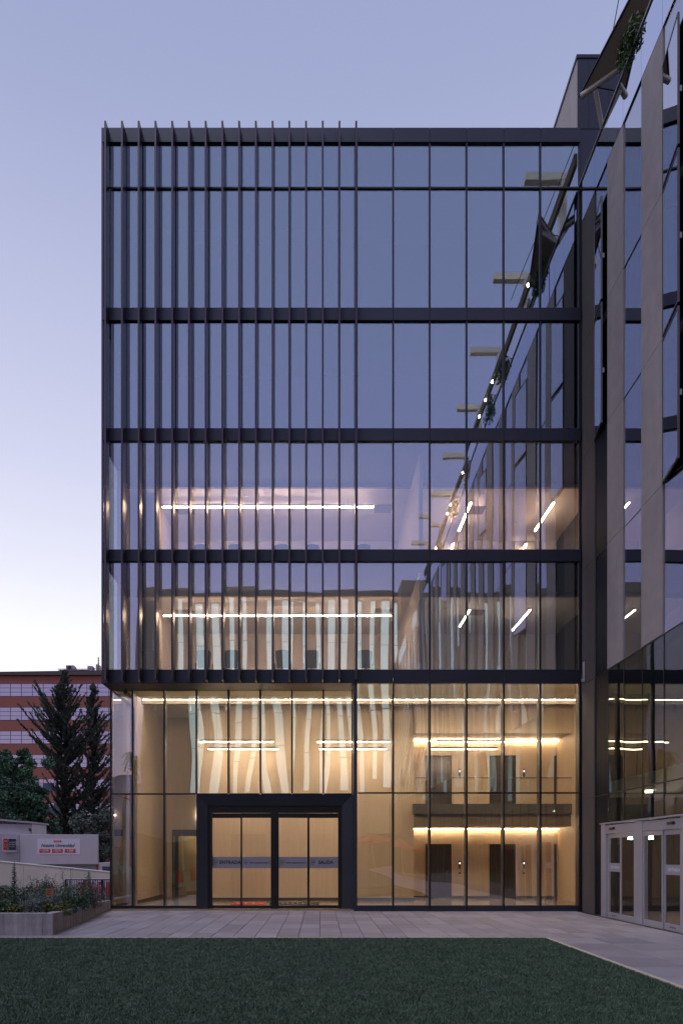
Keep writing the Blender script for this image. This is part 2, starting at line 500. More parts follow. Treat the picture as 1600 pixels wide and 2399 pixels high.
y = TY1 + 0.045
while y > 6.2:
    x = TX1 + 0.07
    while x < 7.5:
        xe = min(x + TD, 7.52)
        box('paving_tile', x + .005, xe - .005, y - TD + .005, y - .005, -0.028, random.uniform(-0.002, 0.002), 'tile', pav, bev=0.004)
        tiles += 1
        x += TD
    y -= TD
gb = boxgeo(TX1 + 0.07, 7.52, -30, y, -0.028, 0.0)
gl_ = boxgeo(-12.0, wall_x(14) - 0.0, TY1 + 0.03, 13.985, -0.09, -0.001)
o = mesh('paving_field', *merge([gb]), 'tile', pav); o['kind'] = 'stuff'
o = mesh('paving_field', *merge([gl_]), 'tile', pav); o['kind'] = 'stuff'

turf = box('turf', -30, TX1, -30, TY1, -0.09, -0.012, 'turf_base'); turf['kind'] = 'structure'
ks = merge([boxgeo(-30, TX1, TY1, TY1 + 0.045, -0.09, 0.012), boxgeo(TX1, TX1 + 0.065, -30, TY1 - .001, -0.09, 0.012)])
k = mesh('edge_strip', ks[0], ks[1], 'kerb'); k['kind'] = 'structure'
# blades of the artificial turf, thick near the camera and thinner with distance
NB = 420000
yy = 6.3 + (TY1 - 6.3) * RNG.random(NB) ** 1.25
xx = RNG.uniform(-1, 1, NB)
xl = -0.50 * yy - 0.6; xr = np.minimum(0.56 * yy + 0.3, TX1 - 0.01)
xx = xl + (xx + 1) / 2 * (xr - xl)
h = RNG.uniform(0.018, 0.038, NB); a = RNG.uniform(0, 2 * np.pi, NB); w = RNG.uniform(0.0035, 0.007, NB) * (0.6 + yy / 12)
lx = RNG.normal(0, 0.014, NB); ly = RNG.normal(0, 0.014, NB)
v = np.zeros((NB, 3, 3))
v[:, 0, 0] = xx - np.cos(a) * w; v[:, 0, 1] = yy - np.sin(a) * w; v[:, 0, 2] = -0.013
v[:, 1, 0] = xx + np.cos(a) * w; v[:, 1, 1] = yy + np.sin(a) * w; v[:, 1, 2] = -0.013
v[:, 2, 0] = xx + lx; v[:, 2, 1] = np.minimum(yy + ly, TY1 + 0.022); v[:, 2, 2] = -0.012 + h
v[:, :, 0] = np.minimum(v[:, :, 0], TX1 + 0.03)
gr = rawmesh('artificial_grass', v.reshape(-1, 3), np.arange(NB * 3).reshape(-1, 3), 'blade', None, (0, 0, 0))
gr['kind'] = 'stuff'; gr['label'] = 'short dark green artificial grass in front of the glass building'; gr['category'] = 'grass'

# ================================================================== MAIN BUILDING
B = thing('glass_office_building', 'five storey dark framed glass office building with lit lobby and vertical fins', 'building', (0, 20, 0))
YF = 20.0
def zz(v): return v + E
levels = [(5.03, 5.43), (8.60, 8.95), (12.13, 12.50), (15.66, 16.03), (20.88, 21.30)]
finx = [1.04 - 0.482 * (15 - k) for k in range(16)]
leftb = [1.075] + [finx[k] for k in range(13, -1, -2)] + [-6.36]
leftb = sorted(set(leftb))
rightb = [1.075, 2.14, 3.21, 4.29, 5.375, 6.45, 7.60]
allb = sorted(set(leftb + rightb))
XL, XR = -6.40, 7.62
# horizontal bands, one cladding panel per bay
for li, (za, zb) in enumerate(levels):
    for a_, b_ in zip(allb[:-1], allb[1:]):
        aa = XL if a_ == allb[0] else a_
        bb = XR if b_ == allb[-1] else b_
        box('band_panel', aa + .003, bb - .003, YF - 0.03, YF + 0.12, zz(za), zz(zb), 'band', B, bev=0.004)
    # return of the band along the left side
    for a_, b_ in ((20.12, 22.0), (22.0, 24.0), (24.0, 26.0), (26.0, 28.0)):
        box('band_panel', XL, XL + 0.10, a_ + .003, b_ - .003, zz(za), zz(zb), 'band', B)
def pane(x0, x1, y, z0, z1, mat, tilt=0.0022, parent=None):
    o = box('glass_pane', x0, x1, y, y + 0.012, z0, z1, mat, parent or B)
    o.rotation_euler = (random.gauss(0, tilt), 0, random.gauss(0, tilt))
    return o
gaps = [(5.43, 8.60), (8.95, 12.13), (12.50, 15.66), (16.03, 19.55), (19.59, 20.88)]
for gi, (za, zb) in enumerate(gaps):
    for a_, b_ in zip(allb[:-1], allb[1:]):
        pane(a_ + 0.018, b_ - 0.018, YF + 0.035, zz(za) + .012, zz(zb) - .012, 'glass_up')
for a_ in allb:
    if a_ < -6.3: continue
    for za, zb in ((5.43, 8.60), (8.95, 12.13), (12.50, 15.66), (16.03, 20.88)):
        w_ = 0.024
        box('mullion', a_ - w_, a_ + w_, YF - 0.012, YF + 0.034, zz(za), zz(zb), 'mull', B)
for za, zb in ((19.55, 19.59),):
    for a_, b_ in zip(allb[:-1], allb[1:]):
        box('transom', a_ + .024, b_ - .024, YF - 0.004, YF + 0.034, zz(za) - .003, zz(zb) + .003, 'mull', B)
# corner post and side glass
for za, zb in ((5.43, 8.60), (8.95, 12.13), (12.50, 15.66), (16.03, 20.88)):
    box('corner_post', XL, XL + 0.055, YF - 0.02, YF + 0.09, zz(za), zz(zb), 'fin', B)
    ye = 21.5 if za < 12 else 20.7
    o = box('glass_pane', XL + 0.045, XL + 0.057, 20.12, ye, zz(za), zz(zb), 'glass_up', B)
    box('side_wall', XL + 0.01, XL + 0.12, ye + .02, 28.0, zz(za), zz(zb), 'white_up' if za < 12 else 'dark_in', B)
# the sixteen fins
fme = boxmesh(0.054, 0.31, 16.12, 'fin', 0.004)
for x in finx:
    o = link('fin', fme, B, (x, YF - 0.031 - 0.155, zz(5.05 + 16.12 / 2)))
    # short brackets tying the fin to each band
    for za, zb in levels:
        pass
# outer shell
box('rear_wall', XL, 9.2, 27.9, 28.1, 0, zz(21.1), 'stone_dark_shaded', B)
box('roof', XL + 0.1, 9.2, YF + 0.13, 27.9, zz(20.90), zz(21.10), 'dark_in', B)
box('side_wall', 9.0, 9.2, YF + 0.3, 27.9, 0, zz(20.9), 'dark_in', B)
# soffit over the set back entrance
box('soffit', XL + 0.0, 1.0, YF + 0.121, 21.0, zz(5.035), zz(5.16), 'portal', B)

# ---- storey slabs and rooms
def room(zf, zc, lit):
    """slab, bulkhead, ceiling and back wall of one storey; zf, zc above the eye"""
    box('floor_slab', XL + 0.12, 9.0, YF + 0.125, 27.9, zz(zf - (0.34 if zf > 6 else 0.05)), zz(zf), 'dark_in', B)
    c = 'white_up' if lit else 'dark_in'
    if lit: box('bounce_floor', XL + 0.13, 8.99, YF + 0.14, 25.99, zz(zf) + .001, zz(zf) + .008, 'bounce_floor', B)  # unseen pale floor added to bounce lamp light onto the ceiling
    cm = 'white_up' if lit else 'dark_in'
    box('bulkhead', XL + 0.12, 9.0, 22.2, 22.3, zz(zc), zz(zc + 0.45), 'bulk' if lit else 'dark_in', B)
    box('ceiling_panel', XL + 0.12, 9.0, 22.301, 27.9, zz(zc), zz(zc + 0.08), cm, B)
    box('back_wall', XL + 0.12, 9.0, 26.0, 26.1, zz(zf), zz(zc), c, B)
room(5.44, 8.42, True)
room(8.88, 11.97, True)
room(12.43, 15.50, False)
room(15.97, 19.9, False)
for zf, zc in ((5.44, 8.42), (8.88, 11.97)):
    box('partition_wall', 2.95, 3.06, 20.35, 26.0, zz(zf), zz(zc), 'white_up', B)
    box('partition_wall', -5.55, -5.45, 22.6, 26.0, zz(zf), zz(zc), 'white_up', B)
    # ceiling vents and detectors
    for px, Yv in ((430, 23.4), (900, 23.3), (1118, 23.4)):
        xc = X(px, Yv)
        box('air_vent', xc - .30, xc + .30, Yv, Yv + .55, zz(zc) - .012, zz(zc) - .001, 'bulk', B)
    for px, Yv in ((576, 22.7), (640, 24.4), (1210, 24.5)):
        xc = X(px, Yv)
        tube('smoke_detector', (xc, Yv, zz(zc) - .05), (xc, Yv, zz(zc) - .001), 0.06, 'white', B)

# ---- lobby shell
LZC = 7.0
box('lobby_floor', XL + 0.06, 9.0, YF + 0.10, 27.9, -0.09, 0.015, 'floor_in', B)
box('lobby_ceiling', XL + 0.06, 9.0, 21.05, 27.9, LZC, LZC + 0.03, 'ceil', B)
box('ceiling_step', XL + 0.06, 9.0, 23.42, 23.60, LZC - 0.16, LZC - .001, 'bulk', B)
# cladding boards of the wood wall behind the doors
wx = -4.40
while wx < 3.30:
    x2 = min(wx + 1.22, 3.35)
    for za, zb in ((0.12, 2.40), (2.404, 4.70), (4.704, LZC - .01)):
        box('wood_panel', wx + .0015, x2 - .0015, 24.40, 24.45, za, zb, 'wood', B)
    wx = x2
box('lobby_wall', -4.40, 3.35, 24.451, 25.45, 0.0, LZC - .01, 'wood', B)
box('skirting', -4.40, 3.35, 24.38, 24.42, 0.015, 0.12, 'skirt', B)
# left part: side wall, far wall with a passage
box('side_partition', XL + 0.15, XL + 0.27, 22.9, 27.8, 0.0, LZC - .01, 'wood', B)
box('skirting', XL + 0.27, XL + 0.29, 22.9, 26.58, 0.015, 0.12, 'skirt', B)
box('far_wall', XL + 0.28, -5.75, 26.6, 26.7, 0.0, LZC - .01, 'wood', B)
box('far_wall', -5.75, -4.40, 26.6, 26.7, 2.63, LZC - .01, 'wood', B)
box('passage_frame', -5.75, -5.69, 26.52, 26.72, 0.0, 2.63, 'frame_dark', B)
box('passage_frame', -5.75, -4.40, 26.52, 26.59, 2.38, 2.63, 'frame_dark', B)
box('passage_wall', -5.75, -4.0, 27.75, 27.85, 0.0, 2.9, 'ochre', B)
box('passage_fill_lamp', -5.3, -4.9, 27.1, 27.2, 2.50, 2.54, 'cold', B)  # hidden lamp added to brighten the ochre passage wall
box('wall_lamp', -4.80, -4.55, 26.50, 26.56, 3.18, 3.21, 'cold', B)
# lift niche at the right
def niche(zf, zt, zs):
    xs = [3.36, X(996, 25.5), X(1058, 25.5), X(1146, 25.5), X(1209, 25.5), X(1297, 25.5), 8.99]
    for i in (0, 2, 4):
        a_, b_ = xs[i], xs[i + 1]
        n = max(1, round((b_ - a_) / 0.7))
        for j in range(n):
            p, q = a_ + (b_ - a_) * j / n, a_ + (b_ - a_) * (j + 1) / n
            box('wood_panel', p + .0015, q - .0015, 25.48, 25.54, zf + .1, zs, 'wood', B)
        box('skirting', a_, b_, 25.46, 25.5, zf, zf + .1, 'skirt', B)
    box('wood_panel', xs[1] + .002, xs[2] - .002, 25.48, 25.54, zt, zs, 'wood', B)
    box('wood_panel', xs[3] + .002, xs[4] - .002, 25.48, 25.54, zt, zs, 'wood', B)
    box('wood_panel', xs[5] + .002, xs[6] - .002, 25.48, 25.54, zt, zs, 'wood', B)
    for a_, b_ in ((xs[1], xs[2]), (xs[3], xs[4]), (xs[5], xs[6])):
        d = box('lift_door', a_, (a_ + b_) / 2 - .004, 25.60, 25.63, zf, zt, 'lift', B)
        d = box('lift_door', (a_ + b_) / 2 + .004, b_, 25.60, 25.63, zf, zt, 'lift', B)
    box('cove_light', 3.37, 8.98, 25.36, 25.385, zs - .035, zs - .017, 'cove', B)
    for xc in (X(1077, 25.45), X(1227.5, 25.45)):
        c = box('call_panel', xc - .035, xc + .035, 25.455, 25.478, zf + 1.12, zf + 1.42, 'frame_dark', B)
        box('display', xc - .022, xc + .022, 25.450, 25.454, zf + 1.29, zf + 1.36, 'led', c)
        if zf < 1:
            box('button_plate', xc - .04, xc + .04, 25.455, 25.478, zf + .92, zf + 1.00, 'bulk', B)
niche(0.015, 2.06, 2.64)
niche(3.45, 5.37, 5.92)
box('mezzanine_slab', 3.30, 8.99, 24.0, 25.47, 3.10, 3.45, 'slab_edge', B)
box('mezzanine_fascia', 3.36, 8.99, 24.10, 25.47, 2.66, 3.099, 'bulk', B)
box('upper_bulkhead', 3.36, 8.99, 24.05, 25.47, 5.94, LZC - .01, 'wood', B)
box('guard_glass', 3.36, 8.99, 24.02, 24.035, 3.45, 4.35, 'glass_door', B)
box('handrail', 3.36, 8.99, 24.0, 24.05, 4.35, 4.38, 'mull_in', B)
box('side_partition', 8.85, 8.98, 20.3, 27.8, 0, LZC - .01, 'wood', B)
# ceiling led lines and small spot lights
box('led_line', XL + 0.35, 8.8, 23.306, 23.324, LZC - .048, LZC - .041, 'line', B)
box('led_profile', XL + 0.35, 8.8, 23.290, 23.304, LZC - .040, LZC - .001, 'mull_in', B)
box('led_profile', XL + 0.35, 8.8, 23.326, 23.340, LZC - .040, LZC - .001, 'mull_in', B)
box('led_line', XL + 0.35, 1.0, 21.075, 21.115, LZC - .15, LZC - .11, 'line', B)
box('led_line', 1.15, 8.8, 20.30, 20.34, LZC - .16, LZC - .12, 'line', B)
box('lobby_ceiling', 1.09, 9.0, 20.13, 21.048, LZC, LZC + 0.03, 'ceil', B)
for i in range(11):
    xs = -5.75 + i * 1.25
    zt = LZC - 0.002
    s = tube('spot_light', (xs, 23.70, LZC - 0.36), (xs, 23.70, LZC - 0.001), 0.06, 'alu', B, seg=10)

# ---- lobby curtain wall, set back at the left, flush at the right
YB = 20.8
lowx = [X(p, YB) for p in (259.6, 310.6, 385, 460, 535, 610, 684, 757.6, 825.7)]
HEAD = Z(1617, YB)
TR_L = Z(1861, YB)
for i, (a_, b_) in enumerate(zip(lowx[:-1], lowx[1:])):
    pane(a_ + .02, b_ - .02, YB + 0.03, TR_L + .02, HEAD, 'glass_low', 0.0025)
    if i < 3:
        pane(a_ + .02, b_ - .02, YB + 0.03, 0.10, TR_L - .02, 'glass_low', 0.0025)
        box('bottom_rail', a_, b_, YB - .01, YB + .10, 0.0, 0.10, 'mull', B)
    box('transom', a_ + .02, b_ - .02, YB - .008, YB + .09, TR_L - .02, TR_L + .02, 'mull', B)
box('head_rail', lowx[0], lowx[-1], YB - .01, YB + .10, HEAD, HEAD + .05, 'mull', B)
for i, a_ in enumerate(lowx):
    z0 = 0 if i <= 3 else TR_L + .02
    if i == 3: z0 = TR_L
    box('mullion', a_ - .024, a_ + .024, YB - .02, YB + .05, z0, HEAD + 0.05, 'mull', B)
    box('mullion_fin', a_ - .022, a_ + .022, YB + .051, YB + .26, z0, HEAD + .2, 'mull_in', B)
# side glass of the lobby at the left corner
box('glass_pane', lowx[0] - .01, lowx[0] + .002, YB + .07, 22.85, 0.1, TR_L - .02, 'glass_side', B)
box('glass_pane', lowx[0] - .01, lowx[0] + .002, YB + .07, 22.85, TR_L + .02, HEAD, 'glass_side', B)
TR_R = Z(1858.5, YF)
HR = zz(5.03)
for a_, b_ in zip(rightb[:-1], rightb[1:]):
    pane(a_ + .02, b_ - .02, YF + 0.03, TR_R + .02, HR, 'glass_low', 0.0025)
    pane(a_ + .02, b_ - .02, YF + 0.03, 0.17, TR_R - .02, 'glass_low', 0.0025)
    box('bottom_rail', a_ + .001, b_ - .001, YF - .02, YF + .10, 0.0, 0.17, 'portal', B)
    box('transom', a_ + .024, b_ - .024, YF - .008, YF + .09, TR_R - .02, TR_R + .02, 'mull', B)
for a_ in rightb[1:]:
    box('mullion', a_ - .024, a_ + .024, YF - .028, YF + .05, 0.0, HR, 'mull', B)
    box('mullion_fin', a_ - .022, a_ + .022, YF + .051, YF + .27, 0.0, HR + .1, 'mull_in', B)
box('corner_post', 0.985, 1.085, YF - .03, YF + .80, 0.0, HR, 'portal', B)

# ---- portal and sliding doors
pt = Z(1863, YB); pi = Z(1889, YB)
xo0, xo1 = X(460, YB) + .03, 0.98
xi0, xi1 = X(488, YB), X(801, YB)
bx = [((xo0, 0), (xo0, pt), (xo1, pt), (xo1, 0)), ((xi0, 0), (xi0, pi), (xi1, pi), (xi1, 0))]
yo, yi = YB - 0.16, YB - 0.08
vs = [(p[0], yo, p[1]) for p in bx[0]] + [(p[0], yi, p[1]) for p in bx[1]]
vs += [(p[0], YB + .10, p[1]) for p in bx[0]] + [(p[0], YB + .10, p[1]) for p in bx[1]]
fs = [(0, 1, 5, 4), (1, 2, 6, 5), (2, 3, 7, 6), (0, 8, 9, 1), (1, 9, 10, 2), (2, 10, 11, 3), (4, 5, 13, 12), (5, 6, 14, 13), (6, 7, 15, 14),
      (8, 12, 13, 9), (9, 13, 14, 10), (10, 14, 15, 11)]
mesh('portal_frame', vs, fs, 'portal', B, origin=(0, YB, 0))
box('door_header', xi0 + .002, xi1 - .002, YB - .03, YB + .12, Z(1905.5, YB), pi - .002, 'black', B)
for px in (527, 757):
    box('door_sensor', X(px, YB) - .14, X(px, YB) + .14, YB - .075, YB - .031, Z(1897, YB), Z(1892, YB), 'mull', B, bev=.008)
for side, (a_, b_) in enumerate(((488, 497), (634.5, 653), (792, 801))):
    box('door_jamb', X(a_, YB) + .002, X(b_, YB) - .002, YB - .03, YB + .10, 0.0, Z(1905.5, YB) - .002, 'black', B)
box('door_sill', xi0 + .002, xi1 - .002, YB - .05, YB + .1, 0.0, 0.012, 'black', B)
leafs = [(497, 563, 'ENTRADA'), (567.5, 634.5, 'www.uautonoma.cl'), (653, 720, 'www.uautonoma.cl'), (725, 792, 'SALIDA')]
def shield(name, xc, zc, w_, y, mat, parent, rotz=0):
    pts = [(-.5, .62), (.5, .62), (.5, -.15), (.32, -.5), (0, -.75), (-.32, -.5), (-.5, -.15)]
    v, f = [], []
    n = len(pts)
    for s in (1.0, 0.90):
        for p in pts: v.append((p[0] * w_ * s, 0, p[1] * w_ * s))
    f = [(i, (i + 1) % n, n + (i + 1) % n, n + i) for i in range(n)]
    me = bpy.data.meshes.new(name); me.from_pydata(v, [], f); me.materials.append(M[mat])
    o = link(name, me, parent, (xc, y, zc)); o.rotation_euler = (0, 0, rotz)
    return o
for i, (a_, b_, word) in enumerate(leafs):
    off = 0.0 if i in (1, 2) else 0.055
    ys = YB - .005 + off
    xa, xb = X(a_, YB), X(b_, YB)
    z0, z1 = Z(2122.5, YB), Z(1917, YB)
    top = Z(1906, YB) - 0.004
    gv = merge([boxgeo(xa - .035, xa + .0, ys, ys + .04, 0.02, top), boxgeo(xb - .0, xb + .035, ys, ys + .04, 0.02, top),
                boxgeo(xa, xb, ys, ys + .04, 0.02, z0), boxgeo(xa, xb, ys, ys + .04, z1, top)])
    d = mesh('sliding_door', gv[0], gv[1], 'black', B, origin=((xa + xb) / 2, ys, 0))
    box('pane', xa, xb, ys + .014, ys + .024, z0, z1, 'glass_door', d)
    bz0, bz1 = Z(2035, YB), Z(2008.5, YB)
    box('decal_band', xa + .004, xb - .004, ys + .008, ys + .012, bz0, bz1, 'decal', d)
    zc = (bz0 + bz1) / 2
    ty = ys + .004
    shield('shield_outline', xa + .11, zc + .01, .105, ty, 'textdark', d)
    text('lettering', 'UA', (xa + .11, ty, zc + .005), 0.075, 'textdark', d, ext=.0005)
    if word in ('ENTRADA', 'SALIDA'):
        o = text('lettering', word, (xa + (0.54 if i == 0 else .50), ty, zc), 0.145, 'textdark', d, sx=0.98 if i == 0 else 0.95, ext=.0005, bold=.0035)
    else:
        text('lettering', word, (xa + .52, ty, zc - .005), 0.078, 'textdark', d, sx=1.02, ext=.0005, bold=.001)

# ---- stair tower on the roof at the right
tw0, tw1 = 7.545, 9.9
ztop = zz(23.46)
box('stair_tower', tw0 + .012, tw1, YF + .025, 24.5, zz(20.9), ztop - .1, 'dark_in', B)
for za, zb in ((zz(18.0) + 3.3, ztop - .1),):
    for a_, b_ in ((tw0, 7.86), (7.866, 8.45), (8.456, 9.05), (9.056, tw1)):
        box('tower_panel', a_, b_, YF + .0, YF + .024, zz(21.30), zb, 'band', B)
    for a_, b_ in ((YF + .026, 20.55), (20.556, 21.8), (21.806, 23.1), (23.106, 24.5)):
        box('tower_panel', tw0 - .012, tw0 + .011, a_, b_, zz(20.9), zb, 'stone', B)
box('tower_cap', tw0 - .04, tw1 + .04, YF - .02, 24.55, ztop - .099, ztop, 'band', B)
# dark cladding between the glass front and the neighbour
for a_, b_ in ((16.9, 21.295), (9.0, 16.894), (0.0, 8.994)):
    box('corner_cladding', 7.626, 8.9, YF + .01, YF + .10, zz(a_) if a_ else 0, zz(b_), 'band', B)

# ================================================================== LOBBY AND OFFICE THINGS
def pendant(x0, x1, y, z, label, group, drop, mat='tube', along='x', y1=None):
    L = (x1 - x0) if along == 'x' else (y1 - y)
    cx, cyy = ((x0 + x1) / 2, y) if along == 'x' else (x0, (y + y1) / 2)
    t = thing('linear_pendant', label, 'pendant lamp', (cx, cyy, z), group)
    if along == 'x':
        box('housing', x0, x1, y - .03, y + .03, z, z + .06, 'frame_dark', t)
        box('diffuser', x0 + .01, x1 - .01, y - .024, y + .024, z - .025, z - .001, mat, t)
        if mat == 'office_tube': box('ceiling_fill_strip', x0 + .01, x1 - .01, y - .02, y + .02, z + .061, z + .066, 'ceiling_fill', t)  # glowing strip added to brighten the office ceiling
        cs = [(x0 + L * f, y) for f in (.12, .5, .88)]
    else:
        box('housing', x0 - .03, x0 + .03, y, y1, z, z + .06, 'frame_dark', t)
        box('diffuser', x0 - .024, x0 + .024, y + .01, y1 - .01, z - .025, z - .001, mat, t)
        box('ceiling_fill_strip', x0 - .02, x0 + .02, y + .01, y1 - .01, z + .061, z + .066, 'ceiling_fill', t)  # same added ceiling glow on the receding pendants
        cs = [(x0, y + L * f) for f in (.12, .88)]
    for c in cs:
        tube('hanging_wire', (c[0], c[1], z + .06), (c[0], c[1], drop), .004, 'mull', t, seg=4)
    return t
LP = [((468, 640), 'leftmost'), ((742, 913), 'middle'), ((1020, 1190), 'rightmost')]
for (a_, b_), w_ in LP:
    pendant(X(a_, 22.5), X(b_, 22.5), 22.5, Z(1738, 22.5), f'{w_} lit linear lamp of the higher row hanging in the lobby', 'linear lamps hanging in the lobby', LZC - .002)
for (a_, b_), w_ in [((488, 652), 'leftmost'), ((748, 905), 'middle'), ((1010, 1164), 'rightmost')]:
    pendant(X(a_, 23.85), X(b_, 23.85), 23.85, Z(1755, 23.85), f'{w_} lit linear lamp of the lower row hanging in the lobby', 'linear lamps hanging in the lobby', LZC - .002)
YP = 22.9
pendant(X(380, YP), X(875, YP), YP, Z(1187, YP), 'long lit ceiling lamp in the wide office of the upper lit floor', 'long office lamps', zz(11.97) - .002, 'office_tube')
pendant(X(383, YP), X(917, YP), YP, Z(1442, YP), 'long lit ceiling lamp in the wide office of the lower lit floor', 'long office lamps', zz(8.42) - .002, 'office_tube')
for zc, zl, fl, segs in ((11.97, Z(1187, YP), 'upper lit floor', ((4.99, 22.6, 24.6, 'left'), (7.73, 22.6, 24.6, 'right'), (4.99, 25.6, 25.95, 'farther left'), (7.73, 25.6, 25.95, 'farther right'))),
                     (8.42, Z(1442, YP), 'lower lit floor', ((4.90, 22.35, 24.0, 'left'), (6.87, 22.35, 24.4, 'right')))):
    for xr, ya, yb, wh in segs:
        pendant(xr, xr, ya, zl, f'{wh} receding lamp in the corner room on the {fl}', 'receding lamps of the corner rooms', zz(zc) - .002, 'office_tube' if fl[0] == 'u' else 'tube', 'y', yb)

def chair(x, y, zf, rz, label, group):
    t = thing('office_chair', label, 'chair', (x, y, zf), group)
    t.rotation_euler = (0, 0, rz)
    def part(name, v, f, mat):
        me = bpy.data.meshes.new(name); me.from_pydata([tuple(q) for q in v], [], f); me.materials.append(M[mat])
        o = bpy.data.objects.new(name, me); COL.objects.link(o); o.parent = t
        return o
    # backrest: curved slab with rounded top, on the window side
    vs, fs = [], []
    n, m_ = 8, 7
    for s in (0, 1):
        for j in range(m_):
            v_ = j / (m_ - 1)
            wv = 0.235 * (1 - 0.22 * (1 - v_)) * (1 if v_ < .9 else 0.93)
            for i in range(n):
                u = -1 + 2 * i / (n - 1)
                vs.append((u * wv, -0.24 + 0.05 * (u * u) + 0.03 * s - 0.03 * v_, 0.52 + 0.56 * v_ - 0.03 * (u ** 4) * v_))
    off = n * m_
    for j in range(m_ - 1):
        for i in range(n - 1):
            q = j * n + i
            fs.append((q, q + 1, q + n + 1, q + n)); fs.append((off + q, off + q + n, off + q + n + 1, off + q + 1))
    for i in range(n - 1):
        fs.append((i, off + i, off + i + 1, i + 1)); q = (m_ - 1) * n + i; fs.append((q, q + 1, off + q + 1, off + q))
    for j in range(m_ - 1):
        q = j * n; fs.append((q, q + n, off + q + n, off + q)); q = j * n + n - 1; fs.append((q, off + q, off + q + n, q + n))
    part('backrest', vs, fs, 'chair')
    part('seat', *boxgeo(-.24, .24, -.2, .26, .43, .49), 'chair')
    part('gas_column', *tube_geo((0, 0, .09), (0, 0, .43), .025), 'mull')
    part('back_bar', *boxgeo(-.03, .03, -.235, -.19, .46, .62), 'mull')
    parts = [tube_geo((0, 0, .09), (.3 * math.cos(k * 1.2566), .3 * math.sin(k * 1.2566), .035), .02, .015, 6) for k in range(5)]
    part('star_base', *merge(parts), 'mull')
    for s in (-1, 1):
        part('armrest', *merge([boxgeo(s * .26 - .02, s * .26 + .02, -.12, .12, .66, .69), boxgeo(s * .26 - .015, s * .26 + .015, -.02, .02, .46, .66)]), 'mull')
    return t
cp1 = [346, 475, 542, 662, 730, 855]
cp2 = [345, 470, 550, 660, 733, 852]
ordn = ['first', 'second', 'third', 'fourth', 'fifth', 'sixth']
for fl, cps, zf, yc in (('lower lit floor', cp1, zz(5.44), 21.95), ('upper lit floor', cp2, zz(8.88), 22.12)):
    for i, p in enumerate(cps):
        chair(X(p, yc - .25), yc, zf + 0.0, random.uniform(-.15, .15), f'{ordn[i]} charcoal office chair from the left by the window of the {fl}', f'office chairs on the {fl}')
for zf, fl in ((zz(5.44), 'lower lit floor'), (zz(8.88), 'upper lit floor')):
    t = thing('long_table', f'long grey meeting table behind the chairs on the {fl}', 'table', (-1.8, 23.2, zf))
    box('table_top', -4.9, 1.4, 22.75, 23.65, zf + .71, zf + .745, 'table', t)
    for xl_ in (-4.6, -1.75, 1.1):
        box('leg', xl_ - .03, xl_ + .03, 22.85, 23.55, zf, zf + .709, 'mull', t)
# floor mats behind the doors
m1 = box('floor_mat', X(545, 23.0), X(622, 23.0), 22.4, 23.5, 0.015, 0.027, 'redmat'); props(m1, 'red floor mat on the lobby floor behind the left entrance doors', 'mat')
m2 = box('floor_mat', X(632, 23.0), X(748, 23.0), 22.4, 23.5, 0.015, 0.027, 'darkmat'); props(m2, 'dark brown floor mat on the lobby floor behind the exit doors', 'mat')
for mo, n_ in ((m1, 3), (m2, 7)):
    c = wloc(mo); wd = mo.dimensions.x if mo.dimensions.x else 1
    wd = (m1 is mo) and (X(622, 23) - X(545, 23)) or (X(748, 23) - X(632, 23))
    parts = []
    for q in range(n_):
        xx0 = c.x - wd * .36 + wd * .72 * q / n_
        parts.append(boxgeo(xx0, xx0 + .04, 22.8, 23.1, .0272, .029))
        parts.append(boxgeo(xx0 + .045, xx0 + .11, 22.95, 23.0, .0272, .029))
    mesh('print', *merge(parts), 'textwhite', mo, origin=(c.x, c.y, .027))

